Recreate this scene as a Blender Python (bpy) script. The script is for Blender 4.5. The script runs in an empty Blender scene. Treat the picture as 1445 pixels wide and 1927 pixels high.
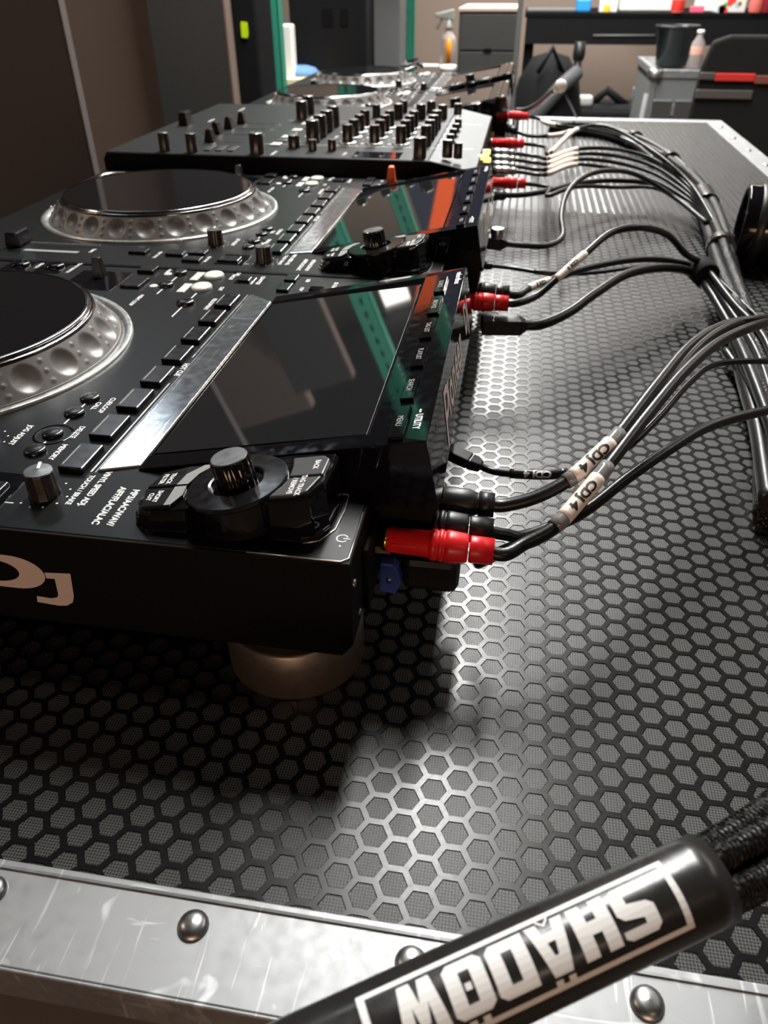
import bpy, bmesh, math, random
from mathutils import Vector, Matrix
random.seed(7)
PI = math.pi
# ------------------------------------------------------------------ camera (all builder coordinates are millimetres)
F = 1421.1626
RT = ((0.98706084, 0.16030605, -0.00358649), (0.09039714, -0.57480245, -0.81328378), (-0.13243583, 0.80243636, -0.58185620))
CP = (31.808, -140.788, 276.772)
S = 0.001
cam_d = bpy.data.cameras.new('camera'); cam = bpy.data.objects.new('camera', cam_d)
bpy.context.scene.collection.objects.link(cam); bpy.context.scene.camera = cam
cam_d.sensor_fit = 'HORIZONTAL'; cam_d.sensor_width = 36; cam_d.lens = F / 1445 * 36
cam_d.clip_start = 0.01; cam_d.clip_end = 50
_r, _d, _f = [Vector(v) for v in RT]
_m = Matrix((_r, -_d, -_f)).transposed().to_4x4(); _m.translation = Vector(CP) * S
cam.matrix_world = _m
cam_d.dof.use_dof = True; cam_d.dof.focus_distance = 0.375; cam_d.dof.aperture_fstop = 20
# ------------------------------------------------------------------ world, lamps, exposure
sc = bpy.context.scene
sc.view_settings.view_transform = 'Standard'; sc.view_settings.look = 'None'
sc.view_settings.gamma = 1; sc.view_settings.use_curve_mapping = False
sc.view_settings.exposure = 0.0
w = bpy.data.worlds.new('world'); sc.world = w; w.use_nodes = True
w.node_tree.nodes['Background'].inputs[0].default_value = (0.9, 0.85, 0.8, 1)
w.node_tree.nodes['Background'].inputs[1].default_value = 0.02
LAMPS = [(-85, 3250, 2050, 170, 4500, 315, (1, 0.99, 0.96)),     # x, y, z, width, length, power, colour: ceiling strips and added fill lights
         (2200, 3000, 2050, 170, 4500, 40, (1, 0.95, 0.88)),
         (1500, -1900, 2050, 600, 170, 5, (1, 0.80, 0.62)),  # added warm fill from the camera side
         (250, -2440, 190, 1300, 380, 17, (1, 0.62, 0.42)),        # warm fill light added low behind the camera

         (-2700, 150, 2050, 600, 170, 18, (1, 0.82, 0.68)),  # added fill to brighten the boards on the left
         (-1780, 6790, 1885, 260, 220, 0.8, (1, 0.97, 0.9)),          # small lamp added high on the back wall for a mirror bar reflection
         (-1850, 2950, 2050, 300, 1000, 9, (0.85, 0.93, 1)),  # bluish light added for the nearest mirror bar to reflect
         (900, 5900, 2050, 1500, 200, 30, (1, 0.95, 0.9))]
for i, (x, y, z, wd, ln, pw, col) in enumerate(LAMPS):
    ld = bpy.data.lights.new('ceiling_strip_light', 'AREA'); ld.shape = 'RECTANGLE'
    ld.size = wd * S; ld.size_y = ln * S; ld.energy = pw; ld.color = col
    lo = bpy.data.objects.new('ceiling_strip_light', ld); lo.location = (x * S, y * S, z * S)
    if y < -2400: lo.rotation_euler = (PI / 2, 0, 0)
    if y > 6500: lo.rotation_euler = (-PI / 2, 0, 0)
    sc.collection.objects.link(lo)
# ------------------------------------------------------------------ helpers
COL = sc.collection
def ray(px, py):
    a = ((px - 722.5) / F, (py - 963.5) / F, 1.0)
    return Vector([sum(RT[k][j] * a[k] for k in range(3)) for j in range(3)])
def at(px, py, z):                       # point on the horizontal plane z (mm)
    d = ray(px, py); t = (z - CP[2]) / d[2]; return Vector(CP) + d * t
def atY(px, py, y):                      # point on the upright plane Y = y (mm)
    d = ray(px, py); t = (y - CP[1]) / d[1]; return Vector(CP) + d * t
def atX(px, py, x):
    d = ray(px, py); t = (x - CP[0]) / d[0]; return Vector(CP) + d * t
def atD(px, py, dist):                   # point at a depth (mm) in front of the lens
    return Vector(CP) + ray(px, py) * dist

def tag(o, label=None, cat=None, group=None, kind=None):
    if label: o['label'] = label
    if cat: o['category'] = cat
    if group: o['group'] = group
    if kind: o['kind'] = kind
    return o
def thing(name, label, cat, loc=(0, 0, 0), group=None):
    o = bpy.data.objects.new(name, None); COL.objects.link(o); o.location = Vector(loc) * S
    o.empty_display_size = 0.02
    return tag(o, label, cat, group)
def copy_tree(o, parent=None):
    c = o.copy(); COL.objects.link(c); c.parent = parent
    for ch in o.children: copy_tree(ch, c)
    return c
class MB:
    def __init__(s): s.v = []; s.f = []; s.sm = []; s.mi = []; s.m = 0
    def add(s, vs, fs, smooth=False):
        b = len(s.v); s.v += [tuple(v) for v in vs]
        for f in fs: s.f.append([b + i for i in f]); s.sm.append(smooth); s.mi.append(s.m)
        return s
    def box(s, x0, x1, y0, y1, z0, z1):
        return s.add([(x, y, z) for z in (z0, z1) for y in (y0, y1) for x in (x0, x1)],
                     [(0, 2, 3, 1), (4, 5, 7, 6), (0, 1, 5, 4), (2, 6, 7, 3), (0, 4, 6, 2), (1, 3, 7, 5)])
    def hexa(s, p):                       # 8 corners: bottom ring 4, top ring 4
        return s.add(p, [(3, 2, 1, 0), (4, 5, 6, 7), (0, 1, 5, 4), (1, 2, 6, 5), (2, 3, 7, 6), (3, 0, 4, 7)])
    def prism(s, poly, z0, z1, M=None, smooth=False):
        n = len(poly); vs = [(x, y, z) for z in (z0, z1) for x, y in poly]
        if M: vs = [M @ Vector(v) for v in vs]
        return s.add(vs, [tuple(reversed(range(n))), tuple(range(n, 2 * n))] + [(i, (i + 1) % n, n + (i + 1) % n, n + i) for i in range(n)])
    def lathe(s, prof, c=(0, 0, 0), M=None, n=32, smooth=True, flute=0, fd=0, cap=True):
        vs = []; k = len(prof)
        for i in range(n):
            a = 2 * PI * i / n
            for (r, z) in prof:
                rr = r * (1 - fd * (0.5 + 0.5 * math.cos(flute * a))) if flute else r
                vs.append(Vector((rr * math.cos(a), rr * math.sin(a), z)))
        if M: vs = [M @ v for v in vs]
        vs = [v + Vector(c) for v in vs]
        fs = []
        for i in range(n):
            j = (i + 1) % n
            for q in range(k - 1): fs.append((i * k + q, j * k + q, j * k + q + 1, i * k + q + 1))
        s.add(vs, fs, smooth)
        if cap:
            b = len(s.v) - len(vs)
            for q, rev in ((0, True), (k - 1, False)):
                if prof[q][0] > 1e-6:
                    f = [b + i * k + q for i in range(n)]
                    s.f.append(f[::-1] if rev else f); s.sm.append(False); s.mi.append(s.m)
        return s
    def tube(s, pts, r, n=10, cap=True, smooth=True):
        P = [Vector(p) for p in pts]; m = len(P)
        R = r if callable(r) else (lambda t: r)
        T = [(P[min(i + 1, m - 1)] - P[max(i - 1, 0)]).normalized() for i in range(m)]
        u = T[0].cross(Vector((0, 0, 1)))
        if u.length < 1e-3: u = Vector((1, 0, 0))
        u.normalize(); vs = []
        for i in range(m):
            u = (u - T[i] * u.dot(T[i])).normalized(); v = T[i].cross(u); rr = R(i / (m - 1))
            for k in range(n):
                a = 2 * PI * k / n; vs.append(P[i] + (u * math.cos(a) + v * math.sin(a)) * rr)
        fs = [(i * n + k, i * n + (k + 1) % n, (i + 1) * n + (k + 1) % n, (i + 1) * n + k) for i in range(m - 1) for k in range(n)]
        s.add(vs, fs, smooth)
        if cap: 
            b = len(s.v) - len(vs)
            s.f.append([b + k for k in range(n)][::-1]); s.sm.append(False); s.mi.append(s.m)
            s.f.append([b + (m - 1) * n + k for k in range(n)]); s.sm.append(False); s.mi.append(s.m)
        return s
    def build(s, name, mat, parent=None, bevel=0, seg=2, label=None, loc=None, kind=None):
        me = bpy.data.meshes.new(name); me.from_pydata([(x * S, y * S, z * S) for x, y, z in s.v], [], s.f)
        for p, sm, mi in zip(me.polygons, s.sm, s.mi): p.use_smooth = sm; p.material_index = mi
        for m_ in (mat if isinstance(mat, (list, tuple)) else [mat]): me.materials.append(m_)
        if bevel or True:
            bm = bmesh.new(); bm.from_mesh(me)
            bmesh.ops.recalc_face_normals(bm, faces=bm.faces)
            if bevel:
                es = [e for e in bm.edges if len(e.link_faces) == 2 and e.calc_face_angle(0) > 0.6]
                bmesh.ops.bevel(bm, geom=es, offset=bevel * S, segments=seg, profile=0.5, affect='EDGES', clamp_overlap=True)
            bm.to_mesh(me); bm.free()
        o = bpy.data.objects.new(name, me); COL.objects.link(o); o.parent = parent
        if loc: o.location = Vector(loc) * S
        if label: o['label'] = label
        if kind: o['kind'] = kind
        return o
def spline(pts, n=10):                    # Catmull-Rom through the points
    P = [Vector(p) for p in pts]; P = [2 * P[0] - P[1]] + P + [2 * P[-1] - P[-2]]; out = []
    for i in range(1, len(P) - 2):
        a, b, c, d = P[i - 1:i + 3]
        for k in range(n):
            t = k / n
            out.append(0.5 * ((2 * b) + (c - a) * t + (2 * a - 5 * b + 4 * c - d) * t * t + (3 * b - a - 3 * c + d) * t ** 3))
    out.append(P[-2]); return out
def cut(path, t0, t1):                    # the stretch of a path between two length fractions
    L = [0]
    for a, b in zip(path, path[1:]): L.append(L[-1] + (b - a).length)
    def pt(t):
        t *= L[-1]
        for i in range(len(path) - 1):
            if L[i + 1] >= t: return path[i].lerp(path[i + 1], (t - L[i]) / max(1e-9, L[i + 1] - L[i]))
        return path[-1]
    return [pt(t0 + (t1 - t0) * k / 12) for k in range(13)]
def frame(o, x, up=None):                 # 4x4: local x -> x, local y close to up
    x = Vector(x).normalized(); up = Vector(up or (0, 0, 1)); z = x.cross(up).normalized(); y = z.cross(x)
    M = Matrix((x, y, z)).transposed().to_4x4(); M.translation = Vector(o); return M
def axisM(o, d):                          # 4x4: local z -> d
    return Matrix.Translation(Vector(o)) @ Vector(d).to_track_quat('Z', 'Y').to_matrix().to_4x4()
_tc = {}
def text(s_, size, bold=0.0, shear=0, space=1.0):   # flat lettering, mm, origin at the left of the base line
    k = (s_, size, bold, shear, space)
    if k not in _tc:
        cu = bpy.data.curves.new('t', 'FONT'); cu.body = s_; cu.size = size; cu.offset = bold; cu.shear = shear
        cu.space_character = space; cu.resolution_u = 3; cu.fill_mode = 'FRONT'
        o = bpy.data.objects.new('t', cu); me = bpy.data.meshes.new_from_object(o)
        _tc[k] = ([tuple(v.co) for v in me.vertices], [tuple(p.vertices) for p in me.polygons])
        bpy.data.objects.remove(o)
    return _tc[k]
def put_text(mb, s_, size, M, bold=0.0, shear=0, center=False, space=1.0, sx=1.0):
    vs, fs = text(s_, size, bold, shear, space)
    w0 = min(v[0] for v in vs); w1 = max(v[0] for v in vs)
    dx = -(w0 + w1) / 2 if center else 0
    mb.add([M @ Vector(((v[0] + dx) * sx, v[1], 0)) for v in vs], fs)
def deckM(x, y, z):                       # lettering on a deck: reads from +Y to -Y, upright towards +X
    return Matrix.Translation((x, y, z)) @ Matrix.Rotation(-PI / 2, 4, 'Z')
# ------------------------------------------------------------------ materials
def mat(name, col, rough=0.5, metal=0.0, spec=0.5, bump=0, bscale=200, trans=0, emit=None, coat=0, var=0, ior=1.45, alpha=1):
    m = bpy.data.materials.new(name); m.use_nodes = True; nt = m.node_tree; b = nt.nodes['Principled BSDF']
    b.inputs['Base Color'].default_value = (*col, 1); b.inputs['Roughness'].default_value = rough
    b.inputs['Metallic'].default_value = metal; b.inputs['Specular IOR Level'].default_value = spec
    b.inputs['Transmission Weight'].default_value = trans; b.inputs['Coat Weight'].default_value = coat; b.inputs['IOR'].default_value = ior
    if emit: b.inputs['Emission Color'].default_value = (*emit[:3], 1); b.inputs['Emission Strength'].default_value = emit[3]
    tc = nt.nodes.new('ShaderNodeTexCoord'); nz = nt.nodes.new('ShaderNodeTexNoise')
    nz.inputs['Scale'].default_value = bscale; nz.inputs['Detail'].default_value = 4
    nt.links.new(tc.outputs['Object'], nz.inputs['Vector'])
    if bump:
        bp = nt.nodes.new('ShaderNodeBump'); bp.inputs['Strength'].default_value = bump; bp.inputs['Distance'].default_value = 0.0003
        nt.links.new(nz.outputs['Fac'], bp.inputs['Height']); nt.links.new(bp.outputs['Normal'], b.inputs['Normal'])
    mr = nt.nodes.new('ShaderNodeMapRange'); mr.inputs['To Min'].default_value = max(0, rough - 0.05 - var); mr.inputs['To Max'].default_value = min(1, rough + 0.05 + var)
    mr.inputs['From Min'].default_value = 0.3; mr.inputs['From Max'].default_value = 0.7
    nt.links.new(nz.outputs['Fac'], mr.inputs['Value']); nt.links.new(mr.outputs['Result'], b.inputs['Roughness'])
    return m
M = {}
M['body'] = mat('black satin plastic', (0.006, 0.006, 0.007), 0.42, bump=0.25, bscale=2500)
M['side'] = mat('black painted side', (0.0025, 0.0025, 0.0025), 0.6, spec=0.15, bump=0.2, bscale=2500)
M['deck'] = mat('black deck sheet', (0.0035, 0.004, 0.004), 0.33, spec=0.28, bump=0.15, bscale=3000)
M['gloss'] = mat('gloss black plastic', (0.004, 0.004, 0.005), 0.07)
M['screen'] = mat('dark screen glass', (0.012, 0.013, 0.014), 0.04, var=-0.045, spec=0.8, coat=0.5)
M['key'] = mat('black key plastic', (0.008, 0.008, 0.009), 0.25)
M['grey_key'] = mat('grey key cap', (0.045, 0.045, 0.045), 0.35)
M['pale_key'] = mat('milky translucent key', (0.62, 0.64, 0.58), 0.3)
M['print'] = mat('white print', (0.75, 0.74, 0.72), 0.5)
M['print_dim'] = mat('grey print', (0.25, 0.25, 0.24), 0.5)
M['logo'] = mat('pale pink grey print', (0.62, 0.52, 0.47), 0.5)
M['chrome'] = mat('chrome', (0.24, 0.235, 0.23), 0.16, 1.0)
M['spun'] = mat('satin black plastic', (0.006, 0.006, 0.006), 0.2)
M['platter'] = mat('silver painted platter', (0.165, 0.155, 0.148), 0.42, 0.3, bump=0.1, bscale=3000)
M['rim'] = mat('silver rim', (0.6, 0.6, 0.58), 0.3, 0.9)
M['disc'] = mat('gloss black disc', (0.006, 0.006, 0.007), 0.05, var=-0.045)
M['knob'] = mat('dark knob plastic', (0.02, 0.016, 0.014), 0.25)
M['knob_top'] = mat('spun metal knob top', (0.35, 0.34, 0.33), 0.28, 1.0)
M['foot'] = mat('brushed foot metal', (0.26, 0.22, 0.19), 0.38, 0.85)
M['red'] = mat('red plastic', (0.72, 0.012, 0.015), 0.35)
M['blue'] = mat('blue plastic', (0.05, 0.09, 0.4), 0.4)
M['gold'] = mat('gold plating', (0.75, 0.5, 0.15), 0.2, 1.0)
M['silver'] = mat('silver plug metal', (0.36, 0.36, 0.36), 0.36, 1.0)
M['rubber'] = mat('black cable jacket', (0.007, 0.007, 0.007), 0.33, bump=0.2, bscale=900)
M['rubber_soft'] = mat('grey black cable jacket', (0.016, 0.015, 0.0145), 0.38, bump=0.2, bscale=900)
M['plug'] = mat('black plug plastic', (0.01, 0.01, 0.01), 0.4, bump=0.1, bscale=2000)
M['shrink'] = mat('black heat shrink', (0.018, 0.017, 0.016), 0.27, bump=0.25, bscale=150, spec=0.7)
M['tape'] = mat('white label sleeve', (0.82, 0.72, 0.63), 0.4)
M['clear'] = mat('clear shrink sleeve', (0.22, 0.22, 0.22), 0.2)
M['ink'] = mat('black label ink', (0.01, 0.01, 0.01), 0.6)
M['white_ink'] = mat('white sleeve print', (0.80, 0.79, 0.77), 0.55)
M['black'] = mat('matt black', (0.004, 0.004, 0.004), 0.8, spec=0.12)
M['orange'] = mat('orange plastic', (0.9, 0.12, 0.02), 0.4)
M['steel_grey'] = mat('grey sheet metal', (0.16, 0.165, 0.165), 0.6, 0.1, spec=0.3)
M['mixer'] = mat('dark grey mixer sheet', (0.008, 0.0085, 0.009), 0.38, spec=0.35, bump=0.15, bscale=3000)
M['green'] = mat('teal rack paint', (0.03, 0.26, 0.17), 0.5)
M['brown'] = mat('brown fabric panel', (0.15, 0.105, 0.085), 0.9, bump=0.4, bscale=60)
M['dark_panel'] = mat('dark grey board', (0.085, 0.073, 0.068), 0.85)
M['panel_edge'] = mat('grey board edge', (0.12, 0.10, 0.095), 0.6)
M['case_grey'] = mat('charcoal box', (0.045, 0.045, 0.043), 0.7)
M['wall'] = mat('tan wall paint', (0.28, 0.215, 0.175), 0.9)
M['navy'] = mat('navy cloth', (0.01, 0.014, 0.035), 0.8)
M['wall_dark'] = mat('taupe wall paint', (0.13, 0.10, 0.085), 0.9)
M['floor'] = mat('grey brown floor', (0.10, 0.085, 0.075), 0.5, bump=0.2, bscale=20)
M['ceiling'] = mat('ceiling board', (0.07, 0.066, 0.062), 0.9)
M['wood'] = mat('pale wood', (0.5, 0.38, 0.3), 0.6)
M['cream'] = mat('cream board', (0.8, 0.68, 0.45), 0.6)
M['white'] = mat('white surface', (0.8, 0.79, 0.75), 0.5)
M['cloth_blue'] = mat('blue cloth', (0.15, 0.3, 0.6), 0.9)
M['amber'] = mat('amber liquid', (0.85, 0.28, 0.01), 0.2)
M['clear_plastic'] = mat('frosted clear plastic', (0.72, 0.62, 0.58), 0.25, trans=0.4)
M['milky'] = mat('milky spray head', (0.42, 0.43, 0.40), 0.4)
M['fabric'] = mat('black nylon', (0.006, 0.006, 0.0065), 0.8, spec=0.2, bump=0.5, bscale=80)
M['mesh_back'] = mat('dark chair mesh', (0.018, 0.018, 0.017), 0.85, spec=0.2, bump=0.4, bscale=400)
M['red_cloth'] = mat('red tape', (0.75, 0.04, 0.03), 0.6)
M['grey_tape'] = mat('grey band', (0.10, 0.09, 0.085), 0.6)
M['lime'] = mat('yellow green sticker', (0.62, 0.85, 0.0), 0.5)
M['led'] = mat('warm lit indicator', (0.9, 0.85, 0.3), 0.4, emit=(1, 0.85, 0.25, 1.5))  # emission stands in for glare on the gold sockets
def alu(name, base=(0.33, 0.335, 0.34), rough=0.5):
    m = mat(name, base, rough, 0.85); nt = m.node_tree; b = nt.nodes['Principled BSDF']; tc = nt.nodes['Texture Coordinate']
    last = None
    for k, (sc_, rot, th) in enumerate([((900, 40, 1), 0.4, 0.62), ((60, 700, 1), 0.2, 0.66), ((700, 90, 1), 1.1, 0.66), ((160, 160, 1), 0, 0.64)]):
        mp = nt.nodes.new('ShaderNodeMapping'); mp.inputs['Scale'].default_value = (sc_[0] * 0.35, sc_[1] * 0.35, 50); mp.inputs['Rotation'].default_value = (0, 0, rot)
        nz = nt.nodes.new('ShaderNodeTexNoise'); nz.inputs['Scale'].default_value = 1.0; nz.inputs['Detail'].default_value = 3; nz.inputs['Distortion'].default_value = 0.6
        nt.links.new(tc.outputs['Object'], mp.inputs['Vector']); nt.links.new(mp.outputs['Vector'], nz.inputs['Vector'])
        mr = nt.nodes.new('ShaderNodeMapRange'); mr.inputs['From Min'].default_value = th; mr.inputs['From Max'].default_value = th + 0.06
        nt.links.new(nz.outputs['Fac'], mr.inputs['Value'])
        if last is None: last = mr.outputs['Result']
        else:
            mx = nt.nodes.new('ShaderNodeMath'); mx.operation = 'MAXIMUM'
            nt.links.new(last, mx.inputs[0]); nt.links.new(mr.outputs['Result'], mx.inputs[1]); last = mx.outputs[0]
    mix = nt.nodes.new('ShaderNodeMix'); mix.data_type = 'RGBA'
    mix.inputs['A'].default_value = (*base, 1); mix.inputs['B'].default_value = (min(1, base[0] * 1.6), min(1, base[1] * 1.6), min(1, base[2] * 1.6), 1)
    nt.links.new(last, mix.inputs['Factor']); nt.links.new(mix.outputs['Result'], b.inputs['Base Color'])
    bp = nt.nodes.new('ShaderNodeBump'); bp.inputs['Strength'].default_value = 0.15; bp.inputs['Distance'].default_value = 0.0001; bp.invert = True
    nt.links.new(last, bp.inputs['Height']); nt.links.new(bp.outputs['Normal'], b.inputs['Normal'])
    return m
M['alu'] = alu('scratched aluminium')
M['bar'] = alu('scratched mirror bar', (0.36, 0.38, 0.41), 0.16)
def weave():                              # basket weave of oval dents in each hexagon, their shade darkened in the colour
    m = bpy.data.materials.new('hexagon cell weave'); m.use_nodes = True; nt = m.node_tree; b = nt.nodes['Principled BSDF']
    L = nt.links.new
    def N(op, a=None, b_=None, c=None):
        n = nt.nodes.new('ShaderNodeMath'); n.operation = op
        for i, q in enumerate((a, b_, c)):
            if q is None: continue
            if isinstance(q, (int, float)): n.inputs[i].default_value = q
            else: L(q, n.inputs[i])
        return n.outputs[0]
    tc = nt.nodes.new('ShaderNodeTexCoord'); sp = nt.nodes.new('ShaderNodeSeparateXYZ'); L(tc.outputs['Object'], sp.inputs[0])
    p = 0.00122
    u = N('DIVIDE', sp.outputs[0], p); v = N('DIVIDE', sp.outputs[1], p)
    par = N('MODULO', N('ABSOLUTE', N('ADD', N('FLOOR', u), N('FLOOR', v))), 2)
    fu = N('SUBTRACT', N('FRACT', u), 0.5); fv = N('SUBTRACT', N('FRACT', v), 0.5)
    au = N('ADD', N('MULTIPLY', fu, N('SUBTRACT', 1, par)), N('MULTIPLY', fv, par))
    av = N('ADD', N('MULTIPLY', fv, N('SUBTRACT', 1, par)), N('MULTIPLY', fu, par))
    d = N('ADD', N('POWER', N('ABSOLUTE', N('DIVIDE', au, 0.62)), 2.0), N('POWER', N('ABSOLUTE', N('DIVIDE', av, 0.33)), 2.0))
    mr = nt.nodes.new('ShaderNodeMapRange'); mr.interpolation_type = 'SMOOTHSTEP'; mr.inputs['From Min'].default_value = 0.5; mr.inputs['From Max'].default_value = 1.05
    L(d, mr.inputs['Value'])
    mix = nt.nodes.new('ShaderNodeMix'); mix.data_type = 'RGBA'; mix.inputs['A'].default_value = (0.003, 0.003, 0.003, 1); mix.inputs['B'].default_value = (0.105, 0.105, 0.102, 1)
    L(mr.outputs['Result'], mix.inputs['Factor']); L(mix.outputs['Result'], b.inputs['Base Color'])
    bp = nt.nodes.new('ShaderNodeBump'); bp.inputs['Strength'].default_value = 1.0; bp.inputs['Distance'].default_value = 0.00035
    L(mr.outputs['Result'], bp.inputs['Height']); L(bp.outputs['Normal'], b.inputs['Normal'])
    b.inputs['Roughness'].default_value = 0.42; b.inputs['Specular IOR Level'].default_value = 0.42
    return m
M['weave'] = weave()
M['web'] = mat('smooth laminate web', (0.006, 0.006, 0.006), 0.255, spec=0.33, bump=0.015, bscale=500, var=-0.03)
def braid(name, p=0.0022):                # woven sleeve: diagonal strands as relief
    m = mat(name, (0.005, 0.005, 0.0045), 0.4, spec=0.3); nt = m.node_tree; b = nt.nodes['Principled BSDF']
    v = nt.nodes.new('ShaderNodeTexVoronoi'); v.inputs['Scale'].default_value = 1 / p
    mp = nt.nodes.new('ShaderNodeMapping'); mp.inputs['Scale'].default_value = (1, 1, 1); mp.inputs['Rotation'].default_value = (0.6, 0.5, 0.78)
    tc = nt.nodes['Texture Coordinate']; nt.links.new(tc.outputs['Object'], mp.inputs['Vector']); nt.links.new(mp.outputs['Vector'], v.inputs['Vector'])
    bp = nt.nodes.new('ShaderNodeBump'); bp.inputs['Strength'].default_value = 1.0; bp.inputs['Distance'].default_value = 0.0008; bp.invert = True
    nt.links.new(v.outputs['Distance'], bp.inputs['Height']); nt.links.new(bp.outputs['Normal'], b.inputs['Normal'])
    return m
M['braid'] = braid('braided sleeve relief')
# ------------------------------------------------------------------ the room
def plane_struct(name, box, m):
    o = MB().box(*box).build(name, m); o['kind'] = 'structure'; return o
plane_struct('floor', (-3400, 3600, -2500, 6900, -900, -850), M['floor'])
plane_struct('ceiling', (-3400, 3600, -2500, 6900, 2080, 2130), M['ceiling'])
plane_struct('wall_back', (-3400, 3600, 6850, 6900, -850, 2080), M['wall'])
plane_struct('wall_front', (-3400, 3600, -2550, -2500, -850, 2080), M['wall_dark'])
plane_struct('wall_left', (-3450, -3400, -2500, 6900, -850, 2080), M['wall_dark'])
plane_struct('wall_right', (3600, 3650, -2500, 6900, -850, 2080), M['wall_dark'])
# ------------------------------------------------------------------ road case with the hexagon laminate
case = thing('road_case_table', 'long black road case table with aluminium edges and hexagon patterned top under the players', 'road case', (0, 0, -850))
def cb(name, m, mb, **k): return mb.build(name, m, case, loc=(0, 0, 850), **k)
X0, X1, Y0, Y1 = -500, 440, -8.5, 1820
cb('top_board', M['black'], MB().box(X0 - 30, X1 + 30, Y0 - 28, Y1 + 30, -14, -1.2))
cb('case_side', M['dark_panel'], MB().box(X0 - 26, X1 + 26, Y0 - 30, Y1 + 26, -700, -14), label='dark laminated side wall of the case')
for nm, b_ in (('edge_profile', (X0 - 36, X1 + 36, -44, Y0)), ('edge_profile', (X0 - 36, X1 + 36, Y1, Y1 + 36)), ('edge_profile', (X1, X1 + 36, Y0, Y1)), ('edge_profile', (X0 - 36, X0, Y0, Y1))):
    mb = MB(); mb.box(b_[0], b_[1], b_[2], b_[3], -0.6, 1.2)
    if b_[3] == Y0: mb.box(b_[0], b_[1], -45.2, -44, -20, 1.2)
    if b_[2] == Y1: mb.box(b_[0], b_[1], Y1 + 36, Y1 + 37.5, -20, 1.2)
    if b_[0] == X1: mb.box(X1 + 36, X1 + 37.5, -44, Y1 + 36, -20, 1.2)
    cb(nm, M['alu'], mb, bevel=0.5, label='scratched aluminium edge strip')
cb('edge_lip', M['alu'], MB().box(X0, X1, Y0, Y0 + 0.01, 0, 0).add([(X0, Y0 - 3.6, 2.0), (X1, Y0 - 3.6, 2.0), (X1, Y0, 0.0), (X0, Y0, 0.0), (X0, Y0 - 3.6, 1.0), (X1, Y0 - 3.6, 1.0)], [(0, 1, 2, 3), (0, 4, 5, 1)]), label='chamfered inner lip of the front edge')
riv = []
for i in range(-5, 6):
    x = -57.3 + 78 * i
    if -500 < x < 460: riv.append((x, -20.8))
for i in range(1, 14): riv.append((X1 + 17, 30 + 140 * i * 0.95))
for (x, y) in riv:
    cb('rivet', M['silver'], MB().lathe([(5.6, 1.0), (5.7, 1.6), (5.3, 2.6), (4.2, 3.6), (2.6, 4.2), (0.0001, 4.45)], (x, y, 0), n=20, cap=False))
P_ = 12.0667
hx = [(math.cos(PI / 3 * k), math.sin(PI / 3 * k)) for k in range(6)]
grid = MB(); ncell = 0
for c in range(-52, 44):
    x = c * P_ * math.sqrt(3) / 2
    if not (X0 - 6 < x < X1 + 6): continue
    for r in range(-2, 153):
        y = (r + (0.5 if c % 2 else 0)) * P_
        if not (Y0 - 7 < y < Y1 + 6): continue
        if x < -110 and 110 < y < 1795: continue
        O = P_ / math.sqrt(3)
        def cl(px_, py_, z): return (min(max(px_, X0), X1), min(max(py_, Y0), Y1), z)
        if y < 1000:
            I = O * 0.80; J = O * 0.755
            vs = [cl(x + O * a, y + O * b, 0) for a, b in hx] + [cl(x + I * a, y + I * b, 0) for a, b in hx] + [cl(x + J * a, y + J * b, -0.35) for a, b in hx]
            grid.m = 0
            base = len(grid.v)
            grid.add(vs, [(k, (k + 1) % 6, 6 + (k + 1) % 6, 6 + k) for k in range(6)] + [(6 + k, 6 + (k + 1) % 6, 12 + (k + 1) % 6, 12 + k) for k in range(6)])
            grid.m = 1; grid.f.append([base + 12 + k for k in range(6)]); grid.sm.append(False); grid.mi.append(1); grid.m = 0
        else:
            I = O * 0.78
            vs = [cl(x + O * a, y + O * b, 0) for a, b in hx] + [cl(x + I * a, y + I * b, -0.3) for a, b in hx]
            base = len(grid.v)
            grid.add(vs, [(k, (k + 1) % 6, 6 + (k + 1) % 6, 6 + k) for k in range(6)])
            grid.f.append([base + 6 + k for k in range(6)]); grid.sm.append(False); grid.mi.append(1)
me = bpy.data.meshes.new('hexagon_relief'); me.from_pydata([(a * S, b * S, c * S) for a, b, c in grid.v], [], grid.f)
me.polygons.foreach_set('material_index', grid.mi); me.materials.append(M['web']); me.materials.append(M['weave'])
hexo = bpy.data.objects.new('hexagon_relief', me); COL.objects.link(hexo); hexo.parent = case; hexo.location = (0, 0, 0.85); hexo['kind'] = 'stuff'
hexo['label'] = 'embossed hexagon laminate surface'
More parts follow.
